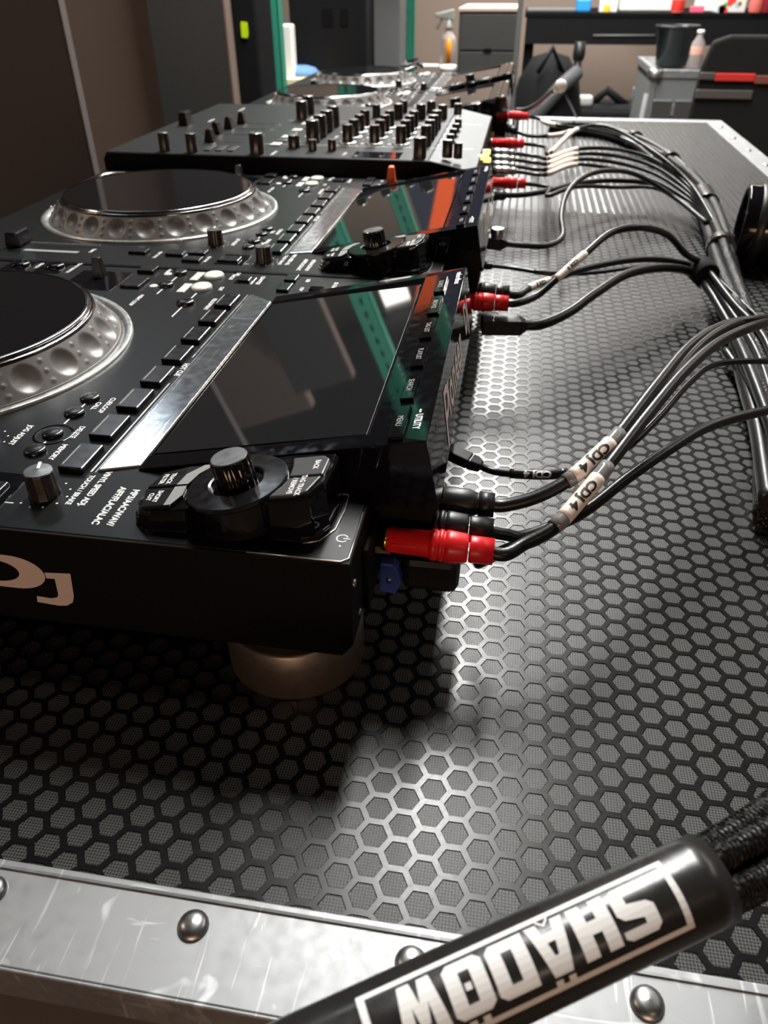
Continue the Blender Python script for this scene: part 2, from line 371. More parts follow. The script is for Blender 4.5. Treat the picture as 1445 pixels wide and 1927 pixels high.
# ------------------------------------------------------------------ the media players (local origin under the middle of the deck, y = world Y - 244.5)
YC = 244.5
ZD = 90.0
def hz(x): return 118 + 0.188 * (x - 5)          # slope of the screen housing
def make_player(full=True):
    t = thing('media_player', 'x', 'player', (0, YC, 0), 'four black media players in a row on the road case')
    # body: side profile extruded across the width
    prof = [(-446, 44), (-446, 84), (-441, ZD), (-18.5, ZD), (-18, ZD - .5), (-18, 46), (-23, 39), (-438, 39)]
    mb = MB(); n = len(prof)
    mb.add([(x, y, z) for y in (-164.5, 164.5) for x, z in prof], [tuple(range(n)), tuple(range(2 * n - 1, n - 1, -1))] + [(i, (i + 1) % n, n + (i + 1) % n, n + i) for i in range(n)])
    body = mb.build('body', M['side'], t, bevel=0.9)
    mb = MB().box(-440, -19.5, -163, 163, ZD - 1, ZD + 0.35)
    mb.build('top_plate', M['deck'], t, bevel=0.3)
    # thin metal edge round the rear corner
    mb = MB().tube([(-60, -163.6, ZD + .4), (-22, -163.6, ZD + .4), (-19.2, -161.4, ZD + .4), (-19.2, -130, ZD + .4)], 0.35, 6)
    mb.build('edge_trim', M['rim'], t)
    # rear panel step and sockets
    mb = MB().box(-18, -15.5, -140, 158, 44, 78)
    mb.build('rear_panel', M['side'], t, bevel=0.6)
    for k, (y, z, r) in enumerate([(-119.5, 66, 4.4), (-103, 66, 4.4)]):
        mb = MB().lathe([(r + 1.2, 0), (r + 1.2, 2.5), (r, 2.5), (r, 9), (r - 1.2, 9)], M=axisM((-18, y, z), (1, 0, 0)), n=20)
        mb.build('socket', M['gold'], t, label='gold plated socket')
    for y in (-159, -150): MB().lathe([(1.8, 0), (1.8, .7), (0.001, 1)], M=axisM((-18, y, 76 if y < -155 else 52), (1, 0, 0)), n=10, cap=False).build('screw', M['silver'], t)
    # feet
    for x, y in ((-55, -127), (-55, 127), (-410, -127), (-410, 127)):
        MB().lathe([(32.5, 0), (33.4, 0.8), (33.4, 27.6), (32.6, 28.6), (31.5, 29), (27, 29), (26, 30), (26, 39.5)], (x, y, 0), n=56).build('foot', M['foot'], t)
    # jog wheel
    jx = -302.5; jr = MB()
    jr.lathe([(110.5, ZD + 0.2), (110.2, ZD + 1.7), (109.2, ZD + 2.3), (106.5, ZD + 2.0), (104, ZD + .8), (103.5, ZD + .3)], (jx, 0, 0), n=120, cap=False)
    jr.build('jog_rim', M['rim'], t)
    NA, NR = 24 * 26, 20; ra, za, rb, zb = 102.6, ZD + 1.5, 90.6, 106.8
    SL = math.hypot(ra - rb, zb - za); nr = ((zb - za) / SL, (ra - rb) / SL)
    vs = []
    for i in range(NA):
        a = 2 * PI * i / NA; kk = round(a / (2 * PI / 24)); da = (a - kk * 2 * PI / 24)
        ka = math.floor(a / (2 * PI / 24)) + 0.5; db = (a - ka * 2 * PI / 24)
        for j in range(NR + 1):
            tt = j / NR; r = ra + (rb - ra) * tt; z = za + (zb - za) * tt
            d = math.hypot(da * 96.5, (tt - 0.5) * SL) / 8.2
            disp = -2.7 * (1 - d * d) if d < 1 else 0
            for q in (0.18, 0.5, 0.82):
                e = math.hypot(db * 96.5, (tt - q) * SL) / 1.25
                if e < 1: disp = 0.75 * math.sqrt(1 - e * e)
            vs.append((jx + (r + nr[0] * disp) * math.cos(a), (r + nr[0] * disp) * math.sin(a), z + nr[1] * disp))
    fs = [(i * (NR + 1) + j, ((i + 1) % NA) * (NR + 1) + j, ((i + 1) % NA) * (NR + 1) + j + 1, i * (NR + 1) + j + 1) for i in range(NA) for j in range(NR)]
    pl = MB().add(vs, fs, True).lathe([(103.2, ZD + .3), (103.2, ZD + 1.2), (102.6, ZD + 1.5)], (jx, 0, 0), n=120, cap=False).build('jog_platter', M['platter'], t, label='silver jog platter with finger dimples')
    MB().lathe([(90.6, 106.8), (90.1, 108.3), (89.5, 108.8), (88.9, 108.2), (88.3, 108.4), (87.5, 109.6), (86.8, 110.5), (85.6, 110.6)], (jx, 0, 0), n=120, cap=False).build('chrome_ring', M['chrome'], pl)
    MB().lathe([(85.8, 108), (85.8, 110.3), (0.001, 110.3)], (jx, 0, 0), n=96, cap=False, smooth=False).build('top_disc', M['disc'], pl, label='gloss black top disc')
    # hot cue keys
    for k in range(8):
        y = -YC + 135.2 + k * 29.85
        kb = MB().box(-163.5, -151.2, y - 11, y + 11, ZD, ZD + 3.4).build('hot_cue_key', M['key'], t, bevel=0.7)
        MB().box(-162.3, -161.5, y - 8.5, y + 8.5, ZD + 3.4, ZD + 3.5).build('light_slit', M['print_dim'], kb)
    ys = -YC + 126.5; ye = -YC + 363
    mb = MB().box(-148.9, -148.0, ys, -YC + 219, ZD, ZD + .6); mb.box(-148.9, -148.0, -YC + 254, ye, ZD, ZD + .6); mb.box(-146.6, -146.2, ys, ye, ZD, ZD + .5)
    mb.build('pinstripe', M['rim'], t)
    # mirror bar in front of the screen
    mb = MB(); a0, a1 = ys + 0.5, ye - 1
    mb.hexa([(-145.2, a0, ZD), (-127.8, a0 + 7, 87), (-127.8, a1 - 12, 87), (-145.2, a1, ZD), (-145.2, a0, ZD + 1.6), (-127.8, a0 + 7, ZD + 1.3), (-127.8, a1 - 12, ZD + 1.3), (-145.2, a1, ZD + 1.6)])
    mb.build('mirror_bar', M['bar'], t, bevel=0.5, label='scratched mirror finish bar')
    # screen housing: rim with a recessed glass
    h0, h1 = -YC + 131, -YC + 361; fx0, fx1 = -127.5, 5
    g0, g1, gx0, gx1 = h0 + 15, h1 - 15, -126, -23.5; gz = lambda x: 90.2 + 0.19 * (x + 126)
    mb = MB()
    top = [(fx0, h0, 91.2), (fx1, h0, 118), (fx1, h1, 118), (fx0, h1, 91.2)]
    bx = 11.5
    rim_in = [(gx0 - .6, g0 - 3, 91.3), (gx1 + 2.5, g0 - 4, hz(gx1 + 2.5)), (gx1 + 2.5, g1 + 4, hz(gx1 + 2.5)), (gx0 - .6, g1 + 3, 91.3)]
    gl = [(gx0, g0, gz(gx0)), (gx1, g0, gz(gx1)), (gx1, g1, gz(gx1)), (gx0, g1, gz(gx0))]
    vs = top + rim_in + gl + [(fx0, h0, 86), (bx, h0 + 1, 82), (bx, h1 - 1, 82), (fx0, h1, 86)]
    fs = [(i, (i + 1) % 4, 4 + (i + 1) % 4, 4 + i) for i in (0, 1, 2)] + [(4 + i, 4 + (i + 1) % 4, 8 + (i + 1) % 4, 8 + i) for i in range(4)]
    fs += [(8, 9, 10, 11), (0, 12, 13, 1), (1, 13, 14, 2), (2, 14, 15, 3), (15, 14, 13, 12), (3, 15, 12, 0), (3, 0, 4, 7)]
    hs = mb.add(vs, fs).build('screen_housing', M['gloss'], t, bevel=1.0)
    MB().hexa([(gx0, g0, gz(gx0)), (gx1, g0, gz(gx1)), (gx1, g1, gz(gx1)), (gx0, g1, gz(gx0)), (gx0, g0, gz(gx0) + .6), (gx1, g0, gz(gx1) + .6), (gx1, g1, gz(gx1) + .6), (gx0, g1, gz(gx0) + .6)]).build('screen_glass', M['screen'], t, label='dark switched off touch screen')
    MB().tube([(gx0 - 1, g1 + 1, gz(gx0) + .9), (gx0 - 1, g0 - 1, gz(gx0) + .9)], 0.5, 6).build('glass_edge', M['foot'], hs)
    # neck under the housing down to the deck
    MB().hexa([(-140, h0 + 2, 80), (8, h0 + 3, 60), (8, h1 - 3, 60), (-140, h1 - 2, 80), (-140, h0 + 2, 87), (9, h0 + 3, 84), (9, h1 - 3, 84), (-140, h1 - 2, 87)]).build('housing_neck', M['side'], t)
    # six keys along the top edge of the screen
    sl = math.atan(0.188)
    names = ['MENU', 'SEARCH', 'PLAYLIST', 'TAG LIST', 'BROWSE', 'SOURCE']
    for k in range(6):
        y = -YC + 147.5 + k * 36.0
        Mx = Matrix.Translation((-8.3, y, hz(-8.3))) @ Matrix.Rotation(-sl, 4, 'Y')
        mb = MB(); P = [(-3.3, -14.3), (3.3, -14.3), (3.3, 14.3), (-3.3, 14.3)]
        mb.prism(P, -1, 1.9, Mx); kb = mb.build('menu_key', M['gloss'], t, bevel=0.5)
        mb = MB(); put_text(mb, names[k], 4.0, Mx @ Matrix.Translation((-1.4, 0, 2.0)) @ Matrix.Rotation(-PI / 2, 4, 'Z'), 0, center=True, sx=.85)
        mb.build('key_lettering', M['print_dim'], kb)
    mb = MB(); Mu = Matrix.Translation((-2.6, -YC + 158, hz(-2.6) + 1.05)) @ Matrix.Rotation(-sl, 4, 'Y') @ Matrix.Rotation(-PI / 2, 4, 'Z')
    Z = lambda x, y: Matrix.Translation((x, y, hz(x) + .15)) @ Matrix.Rotation(-sl, 4, 'Y') @ Matrix.Rotation(-PI / 2, 4, 'Z')
    put_text(mb, 'UTILITY', 4.6, Z(-2.4, -YC + 156), 0.12, sx=.85)
    mb.box(-1.3, -0.5, -YC + 157.4, -YC + 160.5, hz(-1) + .1, hz(-1) + .2)
    put_text(mb, 'rekordbox', 5.2, Z(-0.4, -YC + 352), 0.1)
    mb.build('housing_lettering', M['print'], t)['kind'] = 'stuff'
    # PioneerDJ on the slanted rear face: reads from near to far seen from behind
    mb = MB(); fu = Vector((-6.5, 0, 36)).normalized()
    Mr = Matrix((Vector((0, 1, 0)), fu, Vector((0, 1, 0)).cross(fu))).transposed().to_4x4(); Mr.translation = Vector((11.5 - 6.5 * .36 + .25, 0, 82 + 36 * .36)) + Vector((0, -YC + 176, 0))
    put_text(mb, 'P', 38, Mr @ Matrix.Translation((4, -10, 0)), 0.3, 0.3); put_text(mb, 'ioneer', 27, Mr @ Matrix.Translation((26, -3, 0)), 0.7, 0.1, space=1.12)
    put_text(mb, 'DJ', 25, Mr @ Matrix.Translation((133, -3, 0)), 0.7)
    mb.build('rear_logo', M['logo'], t, label='pale maker lettering on the rear face')['kind'] = 'stuff'
    # logo on both side walls
    for sgn in (-1, 1):
        mb = MB()
        Ms = Matrix(((1, 0, 0, 0), (0, 0, 1, -164.85), (0, 1, 0, 0), (0, 0, 0, 1))) if sgn < 0 else Matrix(((-1, 0, 0, -310), (0, 0, -1, 164.85), (0, 1, 0, 0), (0, 0, 0, 1)))
        def poly(pts): mb.add([Ms @ Vector((a, b, 0)) for a, b in pts], [tuple(range(len(pts)))])
        def arcD(cx_, cy, rx, ry, n=14): return [(cx_ + rx * math.cos(a), cy + ry * math.sin(a)) for a in [(-PI / 2 + PI * i / n) for i in range(n + 1)]]
        x0 = -187; yb, yt = 58.0, 76.4
        outer = arcD(x0 + 20, (yb + yt) / 2, 15.2, (yt - yb) / 2); inner = arcD(x0 + 11.5, (yb + yt) / 2, 11.8, (yt - yb) / 2 - 3.2)
        oo = [(x0, yb)] + outer + [(x0, yt)]; ii = [(x0 + 10.5, yb + 3.2)] + inner + [(x0 + 10.5, yt - 3.2)]
        vsn = [Ms @ Vector((a, b, 0)) for a, b in oo + ii]; kn = len(oo)
        mb.add(vsn, [(i, (i + 1) % kn, kn + (i + 1) % kn, kn + i) for i in range(kn)])
        q = -187
        poly([(-151.5, 68.8), (-139.4, 69.8), (-141.2, 56.5), (-148.4, 57), (-147.6, 65.8), (-151.5, 65.6)])
        poly([(-141.2, 56.6), (-142.6, 53), (-146, 50.6), (-150, 50), (-160, 50.8), (-159.2, 54.4), (-152.5, 54), (-149.3, 55), (-148.4, 57)])
        put_text(mb, 'Pioneer', 25, Ms @ Matrix.Translation((-283, 57.5, 0)), 0.4)
        mb.build('side_logo', M['logo'], t, label='pale maker lettering on the side wall')
    # rotary selector pod: a low sloping body with a disc, a knob and four caps
    py = -YC + 106; pz = lambda x: 106.0 + 0.188 * (x + 70)
    def podring(inset, zf):
        out = [(-110, -15), (-104, -17.5), (-88, -16.5)] + [(-70 + 19 * math.cos(a), 19 * math.sin(a)) for a in [math.radians(d) for d in (215, 240, 265, 290, 315)]] + \
              [(-52, -15.5), (-41, -15.5), (-35, -13), (-30.5, -5), (-29.5, 8), (-30, 19), (-50, 21), (-90, 20), (-106, 17), (-112, 8), (-114, -6)]
        cx_ = -70
        return [(cx_ + (x - cx_) * inset, py + y * inset, zf(x)) for x, y in out]
    r0 = podring(1.03, lambda x: ZD); r1 = podring(1.0, lambda x: ZD + 1); r2 = podring(0.975, lambda x: pz(x) - 2.5); r3 = podring(0.94, lambda x: pz(x) - 0.8)
    n = len(r0); mb = MB(); mb.add(r0 + r1 + r2 + r3, [(l * n + i, l * n + (i + 1) % n, (l + 1) * n + (i + 1) % n, (l + 1) * n + i) for l in range(3) for i in range(n)] + [tuple(range(3 * n, 4 * n))])
    pod = mb.build('selector_pod', M['gloss'], t, bevel=0.6)
    mb = MB(); rr = podring(1.055, lambda x: ZD + .6); mb.tube(rr[9:15], 0.4, 6); mb.build('pod_trim', M['rim'], pod)
    Tm = Matrix.Translation((-70, py, pz(-70))) @ Matrix.Rotation(-sl, 4, 'Y')
    MB().lathe([(18.6, -16), (18.6, -2.2), (21.1, -1.7), (21.6, -0.9), (21.5, 0.3), (20.9, 0.8), (12, 1.2), (11.3, 0.8), (11.2, -4)], M=Tm, n=96, cap=False, smooth=False).build('selector_disc', M['spun'], pod)
    MB().lathe([(11.3, -3), (8, -3)], M=Tm, n=40, cap=False).build('light_ring', M['pale_key'], pod)
    kb = MB().lathe([(8.4, -3), (8.4, 11.2), (7.6, 12.2)], M=Tm, n=84, flute=14, fd=0.075, cap=False).build('selector_knob', M['gloss'], t)
    MB().lathe([(7.7, 12.15), (7.3, 12.6), (0.001, 12.6)], M=Tm, n=42, cap=False, smooth=False).build('knob_cap', M['knob_top'], kb)
    caps = [([(-108, -11), (-107, -14.5), (-94, -14.5), (-91.2, -7.5), (-92.2, -0.6), (-111, -0.6)], 'SHORT\nCUT', (-104.5, -7.5), [(-97, -14.4), (-94, -14.4), (-91.3, -7.5), (-92.2, -0.7), (-97.4, -0.7)]),
            ([(-111, 0.6), (-92.2, 0.6), (-90, 8.5), (-84.5, 15.5), (-97, 15.5), (-108, 12)], 'TRACK\nFILTER', (-104, 6), [(-97.4, 0.7), (-92.2, 0.7), (-90, 8.5), (-84.6, 15.4), (-90, 15.4), (-96, 9)]),
            ([(-52.5, -13.6), (-42, -13.6), (-37.5, -11.5), (-34, -0.6), (-47.8, -0.6), (-49, -6)], 'TAG TRACK\n/ REMOVE', (-43, -7), None),
            ([(-47.8, 0.6), (-33.8, 0.6), (-33.5, 12.5), (-36.5, 15.5), (-50, 15.5), (-48.5, 9)], 'BACK', (-40, 8), None)]
    for pts, tx, tp, pale in caps:
        mb = MB(); k_ = len(pts)
        lo = [(a, py + b, pz(a) - 2.5) for a, b in pts]; hi = [(a, py + b, pz(a) + .7) for a, b in pts]
        mb.add(lo + hi, [tuple(range(k_ - 1, -1, -1)), tuple(range(k_, 2 * k_))] + [(i, (i + 1) % k_, k_ + (i + 1) % k_, k_ + i) for i in range(k_)])
        kc = mb.build('selector_key', M['grey_key'] if pale is None else M['key'], t, bevel=0.6)
        if pale:
            mb = MB().add([(a, py + b, pz(a) + .78) for a, b in pale], [tuple(range(len(pale)))]); mb.build('key_window', M['print_dim'], kc)
        mb = MB()
        for li, line in enumerate(tx.split('\n')):
            a = tp[0] - li * 3.4
            put_text(mb, line, 3.1, Matrix.Translation((a + 1, py + tp[1], pz(a + 1) + .86)) @ Matrix.Rotation(-sl, 4, 'Y') @ Matrix.Rotation(-PI / 2, 4, 'Z'), 0.1, center=True, sx=.85)
        mb.build('key_lettering', M['print'], kc)
    # round buttons, small buttons and keys on the deck
    def dome(name, x, y, r, h, m, lab=None, sq=1.0):
        Mx = Matrix.Translation((x, y - YC, ZD)) @ Matrix.Diagonal((1, sq, 1, 1))
        return MB().lathe([(r, 0), (r, h * .55), (r * .9, h * .85), (r * .6, h * .97), (0.001, h)], M=Mx, n=26, cap=False).build(name, m, t, label=lab)
    for x, y in ((-183.5, 139.5), (-183.5, 156.0), (-183.5, 178), (-183.5, 195)): dome('round_button', x, y, 5.3, 2.6, M['key'])
    MB().lathe([(7.6, 0), (9.6, .8), (10.2, 0)], (-183.5, 156 - YC, ZD), n=32, cap=False).build('button_collar', M['gloss'], t)
    dome('loop_button', -186, 397.5, 7.4, 3, M['pale_key'], 'milky white oval button', 1.15); dome('loop_button', -186, 371.5, 7.4, 3, M['pale_key'], 'milky white oval button', 1.15)
    for x, y in ((-213.5, 400), (-213.5, 372.5), (-186, 340)): dome('round_button', x, y, 6.2 if x > -200 else 5.4, 3, M['key'])
    for x, y in ((-222.5, 397), (-222.5, 370)): dome('small_lamp', x, y, 3.0, 1.2, M['pale_key'], 'small white oval lamp', 1.1)
    for x, y in ((-198.5, 395.5), (-198.5, 369.5)): MB().box(-201.5, -195.5, y - YC - 9, y - YC + 9, ZD, ZD + .9).build('lamp_bar', M['pale_key'], t, bevel=0.3)
    def key(name, x, y, lx, ly, h=3, m='key'): return MB().box(x - lx / 2, x + lx / 2, y - YC - ly / 2, y - YC + ly / 2, ZD, ZD + h).build(name, M[m], t, bevel=0.6)
    key('beat_key', -240, 402, 13, 13); key('beat_key', -238, 373, 15, 20, 2.4)
    key('direction_plate', -270, 376, 40, 40, 0.8, 'gloss')
    MB().hexa([(-276, 381 - YC, ZD), (-266, 381 - YC, ZD), (-266, 388 - YC, ZD), (-276, 388 - YC, ZD), (-274, 382 - YC, ZD + 15), (-268, 382 - YC, ZD + 15), (-268, 387 - YC, ZD + 15), (-274, 387 - YC, ZD + 15)]).build('direction_lever', M['knob'], t, bevel=0.7)
    for x in (-346, -317):
        key('button_plate', x, 398, 22, 24, 0.6, 'gloss'); dome('search_button', x, 401, 7.5, 3.2, M['gloss'])
    key('slip_key', -160, 392, 9, 9, 2.2); key('slip_frame', -160, 392, 14, 14, .6, 'gloss')
    key('usb_key', -126, 399, 9, 13, 2.6); key('usb_key', -126, 379, 9, 15, 2.6); key('card_slot', -103, 381, 10, 8, 1.6, 'gloss')
    # tempo fader at the front right, jog mode keys and two knobs
    MB().box(-374, -306, 119.5 - YC, 123.5 - YC, ZD + .3, ZD + .5).build('tempo_slot', M['black'], t)
    MB().hexa([(-386, 111 - YC, ZD + 1), (-372, 111 - YC, ZD + 1), (-372, 132 - YC, ZD + 1), (-386, 132 - YC, ZD + 1), (-384, 112 - YC, ZD + 12), (-374, 112 - YC, ZD + 12), (-374, 131 - YC, ZD + 12), (-384, 131 - YC, ZD + 12)]).build('tempo_fader_cap', M['key'], t, bevel=1)
    mb = MB()
    for i in range(26): mb.box(-372 + i * 2.5, -371.6 + i * 2.5, 126 - YC, 129 - YC, ZD + .4, ZD + .5)
    mb.box(-366, -318, 104.5 - YC, 109 - YC, ZD + .4, ZD + .5)
    mb.build('tempo_scale', M['print_dim'], t, label='tempo scale ticks')['kind'] = 'stuff'
    for x, y in ((-236, 113), (-219, 118), (-217, 100), (-268, 114)): key('sync_key', x, y, 15, 11, 2.6)
    key('jog_mode_plate', -186, 107, 24, 26, 0.7, 'gloss'); key('jog_mode_key', -188, 105, 17, 12, 2.2, 'key')
    def knob(name, x, y, r, h, ang=0.5):
        Mx = Matrix.Translation((x, y - YC, ZD))
        kb = MB().lathe([(r * 1.06, 0), (r * 1.04, 1), (r, 2), (r * .94, h - 1), (r * .9, h)], M=Mx, n=66, flute=11, fd=0.05, cap=False).build(name, M['knob'], t)
        MB().lathe([(r * .92, h - .1), (r * .86, h + .3), (0.001, h + .5)], M=Mx, n=33, cap=False, smooth=False).build('knob_cap', M['knob_top'], kb)
        MB().box(-0.6, 0.6, 1, r * .95, h + .35, h + .75).prism([(-.6, r * .86), (.6, r * .86), (.6, r * 1.02), (-.6, r * 1.02)], h * .3, h + .5).build('pointer', M['print'], kb)
        for c_ in kb.children:
            if c_.name.startswith('pointer'): c_.location = Vector((x, y - YC, ZD)) * S; c_.rotation_euler = (0, 0, ang)
        return kb
    knob('vinyl_speed_knob', -160, 106.5, 6.6, 12.5, 0.35); knob('jog_adjust_knob', -214, 146, 6.6, 12.5, 0.2)
    # play and cue buttons (front left)
    for x, y in ((-412, 372), (-410, 330)):
        b_ = MB().lathe([(17.5, 0), (17.5, 2.2), (15.5, 3.4), (14, 3.4), (13.4, 2.4)], (x, y - YC, ZD), n=48, cap=False).build('ring_button', M['rim'], t)
        MB().lathe([(13.5, 0), (13.5, 3.2), (0.001, 3.6)], (x, y - YC, ZD), n=40, cap=False).build('button_top', M['key'], b_)
    # lettering on the deck
    mb = MB(); TZ = ZD + .45
    def tx(s_, x, y, size=3.6, bold=.12, center=False, sx=.88): put_text(mb, s_, size, deckM(x, y - YC, TZ), bold, center=center, sx=sx)
    tx('VINYL SPEED ADJ.', -141.5, 128, 4.0, .16); tx('TOUCH / BRAKE', -147.5, 124, 3.6, .12); tx('MP3/AAC/WAV/', -123, 116, 4.4, .16); tx('AIFF/FLAC/ALAC', -129.5, 117, 4.4, .16)
    tx('MEMORY', -174, 148, 4.0, .14); tx('DELETE', -174, 166, 4.0, .14); tx('CUE/LOOP', -172.5, 198, 4.0, .14); tx('CALL', -177.8, 192, 4.0, .14)
    tx('JOG ADJUST', -200.5, 163, 4.0, .14); tx('VINYL', -180.5, 117, 4.0, .14); tx('CDJ', -193, 117, 4.0, .14)
    tx('HOT CUE', -150, 246, 4.4, .16)
    tx('QUANTIZE', -150, 403, 4, .14); tx('SLIP', -171, 408, 4, .14); tx('IN/CUE', -173, 404, 4, .14); tx('OUT', -173, 376, 4, .14); tx('RELOOP/EXIT', -170, 352, 4, .14); tx('4-BEAT LOOP', -224, 352, 4, .14)
    tx('8-BEAT', -226, 408, 3.4, .12); tx('DIRECTION', -256, 396, 3.8, .14); tx('FWD', -264, 368, 3.6, .12); tx('REV', -282, 372, 3.6, .12); tx('SLIP REV', -276, 370, 3.6, .12)
    tx('SEARCH', -332, 408, 3.6, .12); tx('TRACK SEARCH', -302, 412, 3.6, .12); tx('KEY SYNC', -208, 112, 3.6, .12); tx('MASTER TEMPO', -228, 128, 3.2, .1); tx('TEMPO', -310, 118, 3.6, .12); tx('BEAT SYNC', -252, 118, 3.6, .12)
    tx('USB', -115, 402, 4, .14); tx('SD CARD', -93, 398, 4, .14); tx('STOP', -115, 384, 3.4, .12)
    tx('CUE', -392, 346, 4, .14); tx('PLAY/PAUSE', -432, 396, 4, .14); tx('Pioneer DJ', -416, 176 + 100, 9, .3)
    for a, b, c_, d_ in ((-184, -183, 146, 149), (-184, -183, 167, 172.5), (-184, -183, 183.6, 189.4), (-214, -213, 379, 392), (-186.5, -185.5, 347.5, 361), (-214, -213, 355, 365), (-186.5, -185.5, 315, 333)):
        mb.box(a, b, c_ - YC, d_ - YC, TZ - .05, TZ)
    for i in range(9):
        a = math.radians(-130 + i * 32); mb.lathe([(0.55, TZ), (0.001, TZ + .05)], (-160 + 10.5 * math.cos(a), 106.5 - YC + 10.5 * math.sin(a), 0), n=8, cap=False)
        mb.lathe([(0.55, TZ), (0.001, TZ + .05)], (-214 + 10.5 * math.cos(a), 146 - YC + 10.5 * math.sin(a), 0), n=8, cap=False)
    mb.box(-178, -170, 97.6 - YC, 98.2 - YC, TZ - .05, TZ)
    # power mark near the rear corner
    ang = [math.radians(a) for a in range(115, 426, 15)]
    pc_ = (-24.3, 95.5 - YC)
    for a, b in zip(ang, ang[1:]):
        mb.add([(pc_[0] + r * math.sin(-q) * 1.0 + 0, pc_[1] + r * math.cos(q), TZ) for r, q in ((2.0, a - PI), (2.0, b - PI), (2.55, b - PI), (2.55, a - PI))], [(0, 1, 2, 3)])
    mb.box(pc_[0] + .4, pc_[0] + 3.2, pc_[1] - .3, pc_[1] + .3, TZ - .05, TZ); mb.box(pc_[0] - .4, pc_[0] + .4, pc_[1] - 5.4, pc_[1] - 4.6, TZ - .05, TZ)
    mb.build('deck_lettering', M['print'], t)['kind'] = 'stuff'
    return t
cdj4 = make_player()
DY3, DYM = 332.0, 741.0
cdj3 = copy_tree(cdj4); cdj2 = copy_tree(cdj4); cdj1 = copy_tree(cdj4)
cdj3.location.y += DY3 * S; cdj3.location.x += .001
cdj2.location.y += (DY3 + DYM) * S; cdj1.location.y += (2 * DY3 + DYM) * S
cdj4['label'] = 'nearest black media player, its side wall with pale DJ lettering facing the camera'
cdj3['label'] = 'second black media player from the camera, between the nearest player and the mixer'
cdj2['label'] = 'black media player just beyond the mixer with many knobs'
cdj1['label'] = 'farthest black media player, last in the row by the far end of the case'
# ------------------------------------------------------------------ the mixer between the players
MX0, MX1, MY0, MY1, MZ = -446, -12, 752, 1149, 107.5
mixer = thing('dj_mixer', 'dark grey dj mixer crowded with knobs, in the middle of the player row', 'mixer', (0, 950, 0))
def mm_(y): return y - 950
mb = MB(); prof = [(MX0, 40), (MX0, 100), (MX0 + 5, MZ), (-64, MZ), (-12, 97), (-12, 44), (-18, 38), (MX0 + 6, 38)]
n = len(prof)
mb.add([(x, y, z) for y in (mm_(MY0), mm_(MY1)) for x, z in prof], [tuple(range(n)), tuple(range(2 * n - 1, n - 1, -1))] + [(i, (i + 1) % n, n + (i + 1) % n, n + i) for i in range(n)])
mb.build('body', M['side'], mixer, bevel=1)
MB().box(MX0 + 4, -66, mm_(MY0) + 1.5, mm_(MY1) - 1.5, MZ - .5, MZ + .5).build('top_plate', M['mixer'], mixer, bevel=0.3)
MB().hexa([(-64, mm_(MY0) + 1, MZ - .5), (-13, mm_(MY0) + 1, 96.6), (-13, mm_(MY1) - 1, 96.6), (-64, mm_(MY1) - 1, MZ - .5), (-64, mm_(MY0) + 1, MZ + .7), (-13, mm_(MY0) + 1, 98), (-13, mm_(MY1) - 1, 98), (-64, mm_(MY1) - 1, MZ + .7)]).build('rear_plate', M['steel_grey'], mixer, bevel=.4, label='light grey sloping rear plate')
for x in (MX0 + 45, -60):
    for y in (MY0 + 40, MY1 - 40): MB().lathe([(22, 0), (22, 38)], (x, mm_(y), 0), n=32).build('foot', M['foot'], mixer)
def mknob(x, y, r, h, collar=False, m='knob'):
    kb = MB().lathe([(r, MZ + .5), (r * .96, MZ + h - 1), (r * .88, MZ + h)], (x, mm_(y), 0), n=36, flute=9, fd=0.06, cap=False).build('control_knob', M[m], mixer)
    MB().lathe([(r * .9, MZ + h), (r * .85, MZ + h + .3), (0.001, MZ + h + .4)], (x, mm_(y), 0), n=20, cap=False, smooth=False).build('knob_cap', M['knob_top'], kb)
    if collar: MB().lathe([(r * 1.7, MZ + .5), (r * 1.65, MZ + 2), (r * 1.2, MZ + 2.4)], (x, mm_(y), 0), n=28, cap=False).build('knob_collar', M['rim'], kb, label='pale ring under the knob')
rows = [843, 882, 921, 960]
for y in rows:
    mknob(-216, y, 8.6, 25); mknob(-173, y, 6.6, 21, True); mknob(-140, y, 6.6, 21, True); mknob(-108, y, 6.6, 21, True); mknob(-78, y, 6.8, 22); mknob(-50, y + 12, 5, 11, False)
for a in [(-76, 768, 7.5, 21), (-46, 775, 6, 18), (-34, 772, 5, 16), (-204, 792, 5, 12), (-182, 796, 5, 12), (-263, 766, 8.5, 22), (-230, 806, 7, 14), (-272, 1010, 8.5, 24), (-275, 1062, 8.5, 24),
          (-140, 1040, 7, 19), (-108, 1040, 7, 19), (-78, 1045, 7, 18), (-173, 1050, 6, 16), (-374, 766, 6.5, 20), (-340, 764, 6.5, 20), (-140, 1095, 6, 16), (-100, 1098, 7, 16), (-60, 1090, 6, 14)]: mknob(*a)
for i, (x, y) in enumerate([(-342, 830), (-352, 882), (-350, 925), (-346, 968)]):
    MB().box(-372, -300, mm_(y) - 1.5, mm_(y) + 1.5, MZ + .45, MZ + .7).build('fader_slot', M['black'], mixer)
    MB().hexa([(x - 6, mm_(y) - 7, MZ + 1), (x + 6, mm_(y) - 7, MZ + 1), (x + 6, mm_(y) + 7, MZ + 1), (x - 6, mm_(y) + 7, MZ + 1), (x - 3, mm_(y) - 6, MZ + 15), (x + 3, mm_(y) - 6, MZ + 15), (x + 3, mm_(y) + 6, MZ + 15), (x - 3, mm_(y) + 6, MZ + 15)]).build('fader_cap', M['knob'], mixer, bevel=.8)
MB().hexa([(-426, mm_(936), MZ), (-412, mm_(936), MZ), (-412, mm_(958), MZ), (-426, mm_(958), MZ), (-424, mm_(937), MZ + 17), (-414, mm_(937), MZ + 17), (-414, mm_(957), MZ + 17), (-424, mm_(957), MZ + 17)]).build('crossfader_cap', M['key'], mixer, bevel=1.2)
